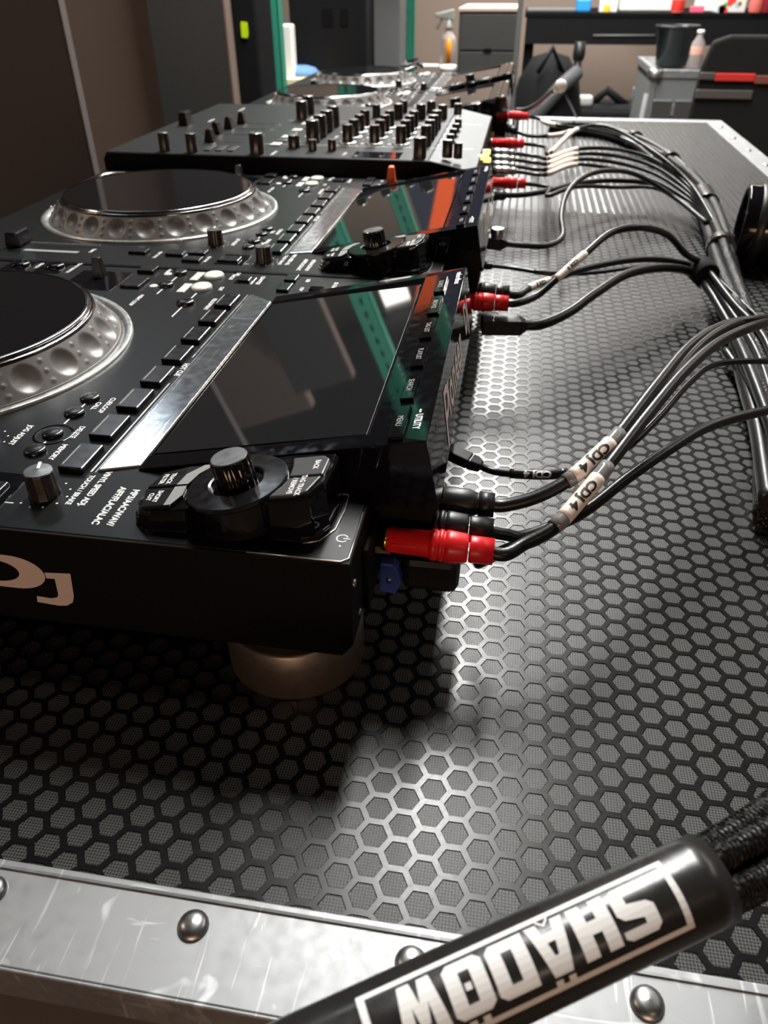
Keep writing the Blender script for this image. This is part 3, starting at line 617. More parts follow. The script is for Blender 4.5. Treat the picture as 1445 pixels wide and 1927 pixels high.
for i in range(9):
    MB().box(-262 - (0), -250, mm_(812 + i * 25), mm_(812 + i * 25 + 17), MZ + .5, MZ + 2.2).build('assign_key', M['grey_key'] if i % 2 else M['pale_key'], mixer, bevel=.5)
for i in range(3):
    MB().box(-330 + i * 14, -322 + i * 14, mm_(772), mm_(800), MZ + .5, MZ + 2).build('beat_key', M['grey_key'], mixer, bevel=.4)
MB().box(-152, -98, mm_(758), mm_(792), MZ + .4, MZ + 1).build('display_window', M['screen'], mixer, label='dark effect display window')
mb = MB()
def mtx(s_, x, y, size=5): put_text(mb, s_, size, Matrix.Translation((x, mm_(y), MZ + .75)) @ Matrix.Rotation(-PI / 2, 4, 'Z'), .12, center=True, sx=.9)
for i, y in enumerate(rows):
    for x, s_ in ((-64, 'TRIM'), (-93, 'HI'), (-124, 'MID'), (-157, 'LOW'), (-197, 'COLOR'), (-236, 'CUE'), (-292, str(4 - i))): mtx(s_, x, y, 5.2)
mtx('BEAT FX', -165, 776, 5); mtx('LEVEL/DEPTH', -246, 770, 4.4); mtx('BOOTH', -92, 1040); mtx('MASTER LEVEL', -60, 1066, 4.6); mtx('MIC', -120, 1092); mtx('HEADPHONES', -388, 1090, 5); mtx('CROSSFADER', -398, 985, 4.5)
for y in rows:
    for k in range(7): mb.box(-160 + k * 16, -158 + k * 16, mm_(y) - 15, mm_(y) - 13, MZ + .7, MZ + .75)
mb.box(-290, -20, mm_(824), mm_(825), MZ + .7, MZ + .75); mb.box(-290, -20, mm_(1000), mm_(1001), MZ + .7, MZ + .75)
mb.build('deck_lettering', M['print'], mixer)['kind'] = 'stuff'
for px_, py_ in ((913, 286), (909, 296), (914, 301)):
    g_ = atX(px_, py_, -9); MB().lathe([(2.6, -6), (3.2, 0), (3.2, 6), (2, 6.5), (0.001, 6.5)], M=axisM((-9, mm_(g_[1]), g_[2]), (1, 0, 0)), n=16, cap=False).build('lit_socket', M['led'], mixer, label='socket glowing warm yellow on the rear panel')
tag(MB().hexa([(-106, -6, 0), (-96, -6, 0), (-96, 6, 0), (-106, 6, 0), (-104, -5, 17), (-98, -5, 17), (-98, 5, 17), (-104, 5, 17)]).build('memory_stick', M['orange'], None, bevel=1.5, loc=(0, 722, ZD + .6)),
    'bright orange memory stick standing up between the second player and the mixer', 'memory stick')
# ------------------------------------------------------------------ cables
def V(*a): return Vector(a)
def cable(name, label, cat, pts, r=3.0, m='rubber', group=None, plug=None, sleeves=(), n=10, pd=None):
    path = spline(pts, 9); o0 = path[0]
    t = thing(name, label, cat, o0, group)
    loc = [p - o0 for p in path]
    MB().tube(loc, r, n).build('jacket', M[m], t)
    d = V(*pd).normalized() if pd else (loc[3] - loc[0]).normalized()
    if plug: plug(t, d)
    for (a, b, rad, mm2, txt, sz, flip) in sleeves:
        if b >= 1: a, b = plen(loc, a), plen(loc, b)
        c_ = cut(loc, a, b); s_ = MB().tube(c_, rad, 16).build('label_sleeve', M[mm2], t)
        if txt: wrap_text(s_, txt, sz, c_, rad + .12, M['white_ink'] if mm2 == 'shrink' else M['ink'], face_angle(c_, o0), 'sleeve_lettering', sx=1.15)
    return t
def plen(path, k):
    i = int(k * 9); L = [0]
    for p, r in zip(path, path[1:]): L.append(L[-1] + (r - p).length)
    return L[min(i, len(L) - 1)] / L[-1]
def face_angle(c_, o0):
    mid = c_[6]; T = (c_[8] - c_[4]).normalized(); e1 = T.cross(V(0, 0, 1)).normalized(); e2 = e1.cross(T); q_ = V(60, -141, 300) - (o0 + mid)
    return math.atan2(q_.dot(e2), q_.dot(e1))
def wrap_text(parent, s_, size, path, rad, m, ang, name, bold=.25, sx=1.0, rev=True, voff=0, extra=None, cut_n=10, uoff=0):
    """flat lettering wrapped on a cylinder that follows path; ang turns it round the axis; rev: reads from the end back to the start"""
    vs, fs = text(s_, size, bold)
    if extra: vs, fs = extra(vs, fs)
    bm = bmesh.new(); bv = [bm.verts.new((v[0], v[1], 0)) for v in vs]
    for f in fs:
        try: bm.faces.new([bv[i] for i in f])
        except ValueError: pass
    ys = [v[1] for v in vs]; lo, hi = min(ys), max(ys)
    for k in range(1, cut_n): bmesh.ops.bisect_plane(bm, geom=bm.verts[:] + bm.edges[:] + bm.faces[:], plane_co=(0, lo + (hi - lo) * k / cut_n, 0), plane_no=(0, 1, 0))
    xs = [v[0] for v in vs]; xc = (min(xs) + max(xs)) / 2; yc = size * .35 if not extra else (lo + hi) / 2
    L = [0]
    for a, b in zip(path, path[1:]): L.append(L[-1] + (b - a).length)
    out = []
    for v in bm.verts:
        u = (v.co.x - xc) * sx + uoff; w_ = v.co.y - yc + voff
        if rev: u, w_ = -u, -w_
        q = L[-1] / 2 + u
        i = 0
        while i < len(L) - 2 and L[i + 1] < q: i += 1
        T = (path[i + 1] - path[i]).normalized(); c = path[i] + T * (q - L[i])
        e1 = T.cross(Vector((0, 0, 1))).normalized(); e2 = e1.cross(T)   # e1 level, e2 upwards
        a = ang + w_ / rad
        out.append(c + (e1 * math.cos(a) + e2 * math.sin(a)) * rad)
    bm.verts.index_update(); faces = [[v.index for v in f.verts] for f in bm.faces]; bm.free()
    return MB().add(out, faces).build(name, m, parent)
def rca(m, metal='gold', tail=True):
    def f(t, d):
        A = axisM((0, 0, 0), -d)
        MB().lathe([(3.2, -5), (6.0, -5), (6.2, 5), (6.0, 5.6), (5.4, 5.8)], M=A, n=28).build('boot', m, t)
        mb = MB().lathe([(6.1, 6.2), (6.7, 7.5), (7.3, 14), (7.3, 16.2), (6.7, 16.5), (6.7, 17.2), (7.3, 17.5), (7.3, 19.2), (6.7, 19.5), (6.7, 20.2), (7.3, 20.5), (7.3, 22.5), (6.5, 23), (6.1, 24), (5.9, 42), (5.4, 42.6)], M=A, n=32)
        h = mb.build('shell', m, t)
        MB().lathe([(5.6, 42), (5.6, 44), (4.8, 44.2), (4.8, 54)], M=A, n=24).build('contact_collar', M[metal], t, label='shiny metal collar')
        u = d.cross(V(0, 0, 1)).normalized(); 
        for sg in (-1, 1):
            Mx = axisM((0, 0, 0), -d)
            mb = MB(); P = [Mx @ V(sg * 6.05 * math.cos(a), 6.05 * math.sin(a), z) for z, a in ((28, -.32), (28, .32), (40, .32), (42, 0), (40, -.32))]
            mb.tube(P + [P[0]], .35, 5); mb.build('grip_outline', m, h)
    return f
def rplug(m, L1=26, r=6.5, metal=None):      # round moulded plug with a collar
    def f(t, d):
        A = axisM((0, 0, 0), -d)
        MB().lathe([(r * .6, -3), (r * .8, -3), (r * .86, 4), (r * .7, 4.6), (r * .75, 5.2), (r * .95, 9), (r, L1 * .6), (r * .92, L1 * .62), (r, L1 * .7), (r, L1)], M=A, n=28).build('shell', m, t)
        if metal: MB().lathe([(r * 1.05, L1), (r * 1.05, L1 + 16), (r * .8, L1 + 16.5)], M=A, n=28).build('contact_collar', metal, t)
    return f
def bplug(m, w=12, h=8, L1=26, metal=None):   # flat box plug
    def f(t, d):
        A = frame((0, 0, 0), -d)
        mb = MB(); P = [A @ V(x, y, z) for x, (hy, hz_) in ((-4, (2.6, 2.6)), (3, (h / 2, w / 2)), ) for y, z in ((-hy, -hz_), (hy, -hz_), (hy, hz_), (-hy, hz_))]
        mb.hexa(P)
        P = [A @ V(x, y, z) for x in (3, L1) for y, z in ((-h / 2, -w / 2), (h / 2, -w / 2), (h / 2, w / 2), (-h / 2, w / 2))]
        mb.hexa(P); mb.build('shell', m, t, bevel=.8)
        if metal:
            P = [A @ V(x, y, z) for x in (L1, L1 + 10) for y, z in ((-h * .35, -w * .42), (h * .35, -w * .42), (h * .35, w * .42), (-h * .35, w * .42))]
            MB().hexa(P).build('contact_collar', metal, t)
    return f
LG = 'cables from the nearest player to the loom'
LZ = 92
# red and black analogue plugs of the nearest player
c_red = cable('audio_cable', 'nearest cable with a red plug, its white sleeve rising to the right', 'cable',
    [V(32, 125, 68), V(42, 125, 67), at(985, 1024, 68), at(1042, 992, 73), at(1095, 935, 80), at(1150, 868, 88), at(1215, 785, 94), at(1290, 697, 98), at(1360, 640, 98), at(1445, 607, 92), at(1530, 600, 60)],
    3.15, plug=rca(M['red']), sleeves=[(3.05, 4.95, 3.75, 'clear', None, 0, 0), (3.35, 4.6, 3.9, 'tape', 'CDJ 4', 6.4, 2.5)], group=LG, n=14, pd=(1, 0, -.03))
c_blk = cable('audio_cable', 'cable with the black plug just behind the red plug, running lowest to the right edge', 'cable',
    [V(31, 140, 68), V(42, 141, 66), at(990, 1008, 64), at(1090, 968, 66), at(1180, 900, 72), at(1260, 845, 76), at(1340, 800, 76), at(1445, 772, 70), at(1520, 760, 60)],
    2.9, plug=rca(M['plug']), group=LG, n=14, pd=(1, 0, -.02))
c_dig = cable('digital_cable', 'cable with black round plug and the upper white sleeve lettered CDJ 4', 'cable',
    [at(918, 950, 72), at(950, 951, 72), at(1010, 935, 76), at(1070, 903, 82), at(1120, 860, 88), at(1165, 815, 93), at(1235, 725, 98), at(1300, 650, 100), at(1365, 612, 98), at(1445, 600, 92), at(1530, 592, 60)],
    3.2, plug=rplug(M['plug'], 34, 7.2), sleeves=[(2.9, 5.0, 3.8, 'clear', None, 0, 0), (3.2, 4.7, 3.95, 'tape', 'CDJ 4', 6.8, 2.4)], group=LG, n=14, pd=(1, 0, 0))
cable('power_cable', 'smooth dark cable arching between the two lettered cables at the right', 'cable',
    [V(30, 150, 40), at(955, 1034, 54), at(1015, 1012, 60), at(1078, 965, 68), at(1140, 875, 84), at(1195, 808, 90), at(1255, 722, 96), at(1330, 640, 99), at(1400, 606, 96), at(1475, 600, 80)],
    3.0, group=LG, n=14)
c_lan = cable('network_cable', 'thin braided cable with a black sleeve lettered CDJ 4 in white', 'cable',
    [at(893, 872, 62), at(925, 886, 60), at(960, 891, 62), at(1040, 893, 66), at(1100, 880, 72), at(1175, 845, 80), at(1240, 785, 84), at(1300, 718, 84), at(1350, 685, 82), at(1445, 680, 74), at(1520, 690, 50)],
    1.9, 'rubber', plug=bplug(M['plug'], 9, 6, 16, M['silver']), sleeves=[(2.0, 3.5, 2.6, 'shrink', 'CDJ 4', 5.0, 2.2)], group=LG, n=12)
# power inlet plug with its blue lock under the audio plugs
t = thing('power_plug', 'black power plug with a blue lock, low under the red plug', 'plug', (-14, 150, 28))
MB().box(8, 36, -12, 12, 0, 20).build('shell', M['plug'], t, bevel=4)
MB().box(-2, 8, -9, 9, 2, 17).build('shell_nose', M['plug'], t, bevel=.8)
mb = MB().prism([(-2, 2), (6, 1), (9, 8), (7, 17), (5, 20), (-2, 20)], 0, 7, Matrix(((1, 0, 0, 0), (0, 0, 1, -17), (0, 1, 0, 0), (0, 0, 0, 1)))); mb.build('blue_lock', M['blue'], t, bevel=1.2, label='blue plastic lock')
MB().lathe([(1.6, 0), (1.4, .6), (0.001, .7)], M=axisM((3, -17, 10), (0, -1, 0)), n=12, cap=False).build('lock_screw', M['silver'], t)
# second group, behind the second player
LG2 = 'cables from the second player to the tie'
tie = at(1322, 512, 34)
cable('audio_cable', 'cable with the red plug of the second player, white sleeve and tall arch', 'cable',
    [V(30, 452, 62), V(42, 454, 62), at(1010, 556, 62), at(1050, 522, 72), at(1100, 478, 84), at(1150, 438, 92), at(1205, 428, 92), at(1255, 442, 78), at(1290, 478, 56), tie + V(0, 0, 6), at(1380, 570, 34), at(1440, 640, 34), at(1475, 760, 26)],
    3.1, plug=rca(M['red'], 'silver'), sleeves=[(2.95, 4.0, 3.4, 'tape', 'CDJ 3', 4.5, 2.2)], group=LG2, pd=(1, 0, 0))
cable('audio_cable', 'cable with the black plug beside the second red plug, small pale sleeve', 'cable',
    [V(30, 470, 64), V(42, 472, 62), at(1000, 540, 62), at(1045, 524, 60), at(1110, 503, 58), at(1200, 488, 54), at(1270, 492, 44), tie, at(1375, 586, 28), at(1425, 665, 28), at(1465, 790, 26)],
    3.1, plug=rca(M['plug'], 'silver'), sleeves=[(1.8, 2.8, 3.4, 'tape', 'CDJ 3', 5, 2.2)], group=LG2, pd=(1, 0, 0))
cable('digital_cable', 'thick black cable from the low black plug of the second player to the tie', 'cable',
    [at(985, 612, 44), at(1020, 610, 44), at(1070, 588, 46), at(1120, 552, 50), at(1185, 514, 52), at(1260, 504, 44), tie + V(-4, -4, -4), at(1365, 598, 22), at(1405, 680, 28), at(1450, 800, 30), at(1480, 900, 26)],
    4.2, plug=bplug(M['plug'], 16, 12, 34), group=LG2)
cable('network_cable', 'thin cable running from behind the second player past the white sleeve', 'cable',
    [at(918, 500, 56), at(960, 504, 54), at(1005, 511, 54), at(1060, 516, 52), at(1130, 512, 48), at(1210, 502, 42), at(1285, 508, 34), tie + V(4, 6, 0), at(1400, 572, 28), at(1460, 640, 30), at(1500, 760, 26)],
    1.8, plug=bplug(M['plug'], 9, 6, 14, M['silver']), sleeves=[(2, 3, 2.4, 'shrink', None, 0, 0)], group=LG2)
tw = tie; mb = MB()
dtie = (at(1380, 578, 30) - at(1280, 480, 40)).normalized()
mb.lathe([(11.5, -12), (12.5, -11), (12.5, 11), (11.5, 12)], M=axisM(tw, dtie), n=24); tag(mb.build('hook_loop_tie', M['fabric'], None), 'black fabric tie bundling the cables of the second player', 'cable tie')
# wire that loops up, behind the second player
cable('power_cable', 'grey wire rising in a loop behind the second player', 'cable',
    [at(948, 458, 44), at(985, 462, 42), at(1030, 462, 40), at(1058, 445, 42), at(1056, 405, 54), at(1068, 362, 66), at(1100, 332, 74), at(1145, 321, 74), at(1200, 330, 58), at(1270, 372, 30), at(1330, 420, 22)],
    3.1, 'rubber_soft', plug=bplug(M['plug'], 16, 12, 22, None))
tag(MB().lathe([(6.5, 0), (6.5, 10)], M=axisM(at(935, 448, 52), (0, 0, 1)), n=16).build('plug_cap', M['rim'], None, bevel=.5), 'small ribbed white cap on the plug behind the second player', 'cap')
# mixer group
LG3 = 'cables behind the mixer'
ys_ = [(905, 268, 980, 270, 'red', 1), (930, 290, 965, 288, 'silver', 0), (930, 300, 966, 300, 'silver', 0), (930, 311, 966, 312, 'silver', 0), (932, 322, 968, 322, 'silver', 0), (938, 345, 982, 345, 'red', 1)]
merge = at(1160, 300, 62)
for i, (a, b, c_, d_, mt, big) in enumerate(ys_):
    p0 = at(c_, d_, 70 - i * 3); q1 = p0 + V(34, -3, -3)
    lab = ['cable with the far red plug behind the mixer', 'cable with the farthest of four silver plugs behind the mixer', 'cable with the second silver plug from the far end behind the mixer',
           'cable with the third silver plug from the far end behind the mixer', 'cable with the nearest of four silver plugs behind the mixer', 'cable with the near red plug, just before the four silver plugs'][i]
    off = V(0, (2.5 - i) * 9, (2.5 - i) * 7)
    pts = [p0, q1, at(1032, 320 - (5 - i) * 3 if i < 5 else 350, 66) + off * .5, at(1085, 300 - (5 - i) * 2 + (30 if i == 5 else 0) - (30 if i == 0 else 0), 68) + off * .6, merge + off + (V(0, -30, -8) if i == 5 else V(0, 0, 0)) + (V(0, 130, 0) if i == 0 else V(0, 0, 0)), at(1235, 322, 52) + off, at(1300, 368, 34) + off * .6, at(1345, 420, 26)]
    cable('audio_cable', lab, 'cable', pts, 2.6, plug=(rca(M['red'], 'silver') if big else rplug(M['silver'], 30, 5.6)), sleeves=([(1.9, 3.0, 3.3, 'tape', None, 0, 0)] if i != 5 else ()), group=LG3, pd=(1, 0, 0))
cable('audio_cable', 'black cable lying low behind the mixer, nearest the second player', 'cable', [at(945, 368, 50), at(990, 366, 48), at(1040, 357, 48), at(1090, 345, 40), at(1160, 340, 34), at(1240, 350, 28), at(1320, 400, 20)], 3.4, group=LG3, plug=rplug(M['plug'], 26, 7))
# third group, far player
for i, (pp, lab) in enumerate([([at(988, 219, 66), at(1010, 222, 62), at(1030, 232, 60), at(1065, 238, 58), at(1120, 246, 44), at(1165, 258, 22), at(1215, 282, 16)], 'cable with the small farthest red plug near the end of the case'),
                               ([at(968, 246, 62), at(1000, 256, 56), at(1050, 254, 56), at(1090, 243, 52), at(1130, 243, 38), at(1180, 262, 20), at(1230, 298, 16)], 'cable with a black plug beyond the mixer, pale sleeve in its middle')]):
    cable('audio_cable', lab, 'cable', pp, 3.0, plug=rca(M['red'] if i == 0 else M['plug'], 'silver'), sleeves=[(1.6, 2.6, 4.0, 'tape', None, 0, 0)])
# ------------------------------------------------------------------ the loom along the rear of the case
lp = [at(1470, 960, 16), at(1452, 800, 18), at(1420, 690, 18), at(1392, 600, 18), at(1368, 520, 18), at(1352, 450, 18), at(1334, 392, 17), at(1305, 345, 16), at(1262, 304, 16), at(1212, 272, 15), at(1165, 252, 15), at(1120, 242, 15), at(1070, 238, 15), at(1035, 236, 15)]
loom = thing('cable_loom', 'thick braided black cable loom lying along the right side of the case', 'cable loom', lp[0])
path = [p - lp[0] for p in spline(lp, 10)]
nn = len(path)
for k in range(5):
    st = []
    for i, p in enumerate(path):
        a = 2 * PI * k / 5 + i * 0.06; T = (path[min(i + 1, nn - 1)] - path[max(i - 1, 0)]).normalized(); e1 = T.cross(V(0, 0, 1)).normalized(); e2 = e1.cross(T)
        rad = 8.8 if i < 75 else 7.5
        st.append(p + (e1 * math.cos(a) + e2 * math.sin(a)) * rad + V(0, 0, -2))
    MB().tube(st, 6.9 if k % 2 else 6.3, 10).build('braided_strand', M['braid'] if k != 2 else M['rubber'], loom)
for a, b in ((.50, .545), (.36, .372), (.70, .715), (.84, .85)):
    MB().tube(cut(path, a, b), 15.6, 18).build('binding', M['shrink'], loom, label='black binding round the loom')
for k in range(3):
    c0 = at(1445 + 10 * k, 640 + 40 * k, 20); 
    cable('audio_cable', ['black cable beside the loom at the right edge, uppermost', 'black cable beside the loom at the right edge, middle one', 'black cable beside the loom at the right edge, lowest'][k], 'cable',
          [at(1385 - 10 * k, 600 + 30 * k, 12), at(1410 - 6 * k, 650 + 30 * k, 12), at(1440 - 6 * k, 700 + 40 * k, 14), at(1460, 790 + 40 * k, 12), at(1475, 900 + 40 * k, 10)], 4.0, 'rubber_soft' if k == 1 else 'rubber')
# round black cup lying at the right edge
A = axisM(V(284, 790, 44), V(1, -.16, -.02))
t = thing('round_cup', 'black round hollow cap lying on its side at the right edge of the case', 'cap', V(284, 790, 0))
def rel(mx): return Matrix.Translation(-V(284, 790, 0)) @ mx
MB().lathe([(37, 60), (38.5, 2), (40, 0), (42.5, 0), (43, 2), (43, 60), (41, 64), (0.001, 64)], M=rel(A), n=56, cap=False).build('shell', M['gloss'], t)
MB().lathe([(43, 14), (43.7, 15), (43.7, 22), (43, 23)], M=rel(A), n=56, cap=False).build('grip_band', M['plug'], t)
# ------------------------------------------------------------------ big lettered sleeve over the near edge
e1_ = atD(1338, 1652, 214); e0_ = atD(812, 1898, 196); ax = (e1_ - e0_).normalized()
sh = thing('lettered_sleeve_loom', 'thick black heat shrink sleeve with white framed lettering, over braided cables in the foreground', 'cable loom', e0_)
q = lambda v: v - e0_
R0 = 12.3
e0_ = e1_ - ax * 122; sh.location = e0_ * S
Pth = [q(e0_ - ax * 58), q(e0_ - ax * 36), q(e0_ - ax * 24), q(e0_ - ax * 14), V(0, 0, 0)] + [q(e0_ + ax * (k * (e1_ - e0_).length / 20)) for k in range(1, 21)]
Pth[0] += V(0, 0, -6); Pth[1] += V(0, 0, -2)
def rfun(t): 
    i = t * (len(Pth) - 1)
    return 4.2 + (0.4 * i if i < 2 else 0.8 + (i - 2) * 2.6) if i < 4.2 else R0
def rsm(t):
    i = t * (len(Pth) - 1); L0 = [4.0, 4.6, 7.4, 11.6, R0]
    return L0[int(i)] if i < 4 else R0
MB().tube(Pth, rsm, 48).build('shrink_sleeve', M['shrink'], sh)
LL = (e1_ - e0_).length
cpos = q(e0_ + ax * LL * .5)
# direction from the axis towards the lens gives the angle of the lettering
mid = e1_ - ax * 54; e1v = ax.cross(V(0, 0, 1)).normalized(); e2v = e1v.cross(ax); tc_ = (Vector(CP) - mid); ANG = math.atan2(tc_.dot(e2v), tc_.dot(e1v))
line = [q(e0_ + ax * (LL * k / 24)) for k in range(-10, 26)]
line = [q(mid - ax * 70), q(mid + ax * 70)]
def fr(vs, fs):                          # rectangular frame with the lettering inside it, cut into strips
    x0, x1 = min(v[0] for v in vs), max(v[0] for v in vs); y0, y1 = min(v[1] for v in vs), max(v[1] for v in vs)
    return vs, fs
def frame_extra(W, H, T):
    def f(vs, fs):
        out = []; F_ = []
        def rect(a, b, c, d, nx):
            for k in range(nx):
                u0 = a + (b - a) * k / nx; u1 = a + (b - a) * (k + 1) / nx; i = len(out)
                out.extend([(u0, c, 0), (u1, c, 0), (u1, d, 0), (u0, d, 0)]); F_.append((i, i + 1, i + 2, i + 3))
        for _ in (0,): pass
        rect(-W / 2, W / 2, -H / 2, -H / 2 + T, 12); rect(-W / 2, W / 2, H / 2 - T, H / 2, 12); rect(-W / 2, -W / 2 + T * 1.3, -H / 2 + T, H / 2 - T, 1); rect(W / 2 - T * 1.3, W / 2, -H / 2 + T, H / 2 - T, 1)
        return out, F_
    return f
LET = {  # block letters with clipped corners on a 10 x 14 cell
 'S': [[(1.5, 0), (8.5, 0), (10, 1.5), (10, 7), (8.5, 8.6), (3.6, 9.6), (3.6, 11.2), (10, 11.2), (10, 13), (8.5, 14), (1.5, 14), (0, 12.5), (0, 7.4), (1.5, 6), (6.4, 5), (6.4, 3), (0, 3), (0, 1.2)]],
 'H': [[(0, 0), (3.7, 0), (3.7, 5), (6.3, 5), (6.3, 0), (10, 0), (10, 14), (6.3, 14), (6.3, 8.4), (3.7, 8.4), (3.7, 14), (0, 14)]],
 'A': [[(0, 0), (3, 0), (4.5, 9), (4.5, 14), (2.6, 14)], [(10, 0), (7.4, 14), (5.5, 14), (5.5, 9), (7, 0)], [(3.5, 3), (6.5, 3), (6.1, 5.6), (3.9, 5.6)], [(4.5, 9), (5.5, 9), (5.5, 14), (4.5, 14)]],
 'D': [[(0, 0), (3.6, 0), (3.6, 14), (0, 14)], [(3.6, 0), (8.5, 0), (10, 1.5), (10, 12.5), (8.5, 14), (3.6, 14), (3.6, 11), (6.4, 11), (6.4, 3), (3.6, 3)]],
 'O': [[(0, 1.5), (1.5, 0), (3.6, 0), (3.6, 14), (1.5, 14), (0, 12.5)], [(6.4, 0), (8.5, 0), (10, 1.5), (10, 12.5), (8.5, 14), (6.4, 14)], [(3.6, 0), (6.4, 0), (6.4, 3), (3.6, 3)], [(3.6, 11), (6.4, 11), (6.4, 14), (3.6, 14)], [(4.2, 6), (5.8, 6), (5.8, 7.8), (4.2, 7.8)]],
 'W': [[(0, 14), (1.8, 0), (4.8, 0), (5.8, 6), (6.8, 0), (9.8, 0), (11.6, 14), (8.3, 14), (7.8, 6), (6.9, 11), (4.7, 11), (3.8, 6), (3.3, 14)]]}
def word(vs, fs):
    out = []; F_ = []; x = 0
    for ch in 'SHADOW':
        for pl_ in LET[ch]:
            i = len(out); out.extend([(x + a, b, 0) for a, b in pl_]); F_.append(tuple(range(i, i + len(pl_))))
        if ch in 'AO':
            for dx in (2.4, 5.8):
                i = len(out); out.extend([(x + dx, 14.9, 0), (x + dx + 1.8, 14.9, 0), (x + dx + 1.8, 16.6, 0), (x + dx, 16.6, 0)]); F_.append((i, i + 1, i + 2, i + 3))
        if ch == 'A':
            i = len(out); out.extend([(x + 3.4, -1.2, 0), (x + 5, .6, 0), (x + 6.6, -1.2, 0), (x + 6.6, -.4, 0), (x + 5, 1.4, 0), (x + 3.4, -.4, 0)]); F_.append((i, i + 1, i + 2, i + 3, i + 4, i + 5))
        x += 12.9 if ch == 'W' else 11.1
    return [((a - 34.2) * 1.08 + 4.8, (b - 7.4) * .93, 0) for a, b, c in out], F_
wrap_text(sh, 'x', 1, line, R0 + .12, M['white_ink'], ANG + .02, 'lettering_frame', extra=frame_extra(89, 19.2, 1.5), uoff=5.3)
wrap_text(sh, 'x', 1, line, R0 + .12, M['white_ink'], ANG + .02, 'sleeve_lettering', extra=word, uoff=5.3)
MB().tube(spline([Pth[1], Pth[0], Pth[0] + V(-22, -14, -12), Pth[0] + V(-40, -34, -60), Pth[0] + V(-46, -44, -150)], 6), 3.9, 14).build('tail_cable', M['rubber'], sh)
for k in range(6):
    a = 2 * PI * k / 5 + .5; rr = 6.9 if k < 5 else 0
    o_ = (e1v * math.cos(a) + e2v * math.sin(a)) * rr
    b0 = q(e1_ - ax * 6) + o_; end = atD(1500, 1545, 232)
    pts = [b0, q(e1_ + ax * 6) + o_ * 1.08, q(e1_ + ax * 24) + o_ * 1.15 + V(0, 2, -1), q(end) + o_ * 1.1, q(V(188, 62, 62)) + o_, q(V(222, 140, 36)) + o_ * .9, q(V(218, 205, 17)) + o_ * .9, q(lp[0] + V(0, 6, -1)) + o_ * .8]
    pth = spline(pts, 14)
    st = MB().tube(pth, 3.9, 12).build('braided_strand', M['rubber'], sh)
    # woven relief: short ribs wound round the strand
    rb = MB()
    for s0 in range(2):
        for turn in range(4):
            hel = []
            for i in range(0, len(pth) * 4 - 4):
                f_ = i / 4; i0 = int(f_); p = pth[i0].lerp(pth[min(i0 + 1, len(pth) - 1)], f_ - i0)
                T = (pth[min(i0 + 1, len(pth) - 1)] - pth[max(i0 - 1, 0)]).normalized(); u = T.cross(V(0, 0, 1)).normalized(); v = u.cross(T)
                ph = (1 if s0 else -1) * i * 0.36 + turn * PI / 2
                hel.append(p + (u * math.cos(ph) + v * math.sin(ph)) * (3.95 + .12 * math.sin(i * .9 + s0 * PI)))
            rb.tube(hel, .42, 4, cap=False)
    rb.build('woven_sleeve', M['braid'], st)['kind'] = 'stuff'
# ------------------------------------------------------------------ the workshop behind the case
FL = -850
def pxbox(px0, py0, px1, py1, Y, depth):          # real box whose near face spans these picture points at plane Y
    ym = (py0 + py1) / 2; xm = (px0 + px1) / 2
    return [atY(px0, ym, Y)[0], atY(px1, ym, Y)[0], Y, Y + depth, atY(xm, py1, Y)[2], atY(xm, py0, Y)[2]]
def bobj(name, m, b, parent=None, bevel=4, base=None, **k):
    c = Vector(base) if base else Vector(((b[0] + b[1]) / 2, (b[2] + b[3]) / 2, b[4]))
    mb = MB().box(b[0] - c[0], b[1] - c[0], b[2] - c[1], b[3] - c[1], b[4] - c[2], b[5] - c[2])
    return mb.build(name, m, parent, bevel=bevel, loc=None if parent else c, **k)
# tall boards and cabinets on the left
b = pxbox(-700, 150, 168, 400, 1250, 18); b[4] = FL; b[5] = 700; b[0] = -1900
t = thing('room_divider', 'tall dark grey board with a paler edge, leftmost in the background', 'partition', (b[0], 1250, FL))
rl = lambda x, y, z: (x - b[0], y - 1250, z - FL)
MB().box(0, b[1] - b[0] - 2, 0, 18, 0, b[5] - FL).build('board', M['dark_panel'], t, bevel=3)
MB().box(b[1] - b[0] - 2, b[1] - b[0], -1, 19, 0, b[5] - FL).build('edge_strip', M['panel_edge'], t, bevel=1)
b = pxbox(100, 150, 335, 400, 2150, 500); b[4] = FL; b[5] = 900; b[0] = -2000
t = thing('fabric_panel', 'tall brown fabric covered panel between the two dark boards', 'partition', ((b[0] + b[1]) / 2, 2150, FL))
w_ = (b[1] - b[0]) / 2
MB().box(-w_, w_, 0, 50, 40, 1750).build('body', M['brown'], t, bevel=8); MB().box(-w_ + 20, w_ - 20, -60, 110, 0, 40).build('plinth', M['black'], t)
b = pxbox(312, 120, 446, 400, 2050, 420); b[4] = FL; b[5] = 800
b2 = list(b)
t = thing('charcoal_board', 'tall charcoal board right of the brown panel', 'partition', ((b[0] + b[1]) / 2, 2050, FL))
w_ = (b[1] - b[0]) / 2; MB().box(-w_, w_, 0, 40, 30, b[5] - FL).build('board', M['case_grey'], t, bevel=4); MB().box(-w_ + 10, w_ - 10, -80, 120, 0, 30).build('plinth', M['black'], t)
MB().box(w_ - 2, w_ + 4, -1, 41, 30, b[5] - FL).build('edge_strip', M['brown'], t, bevel=1)
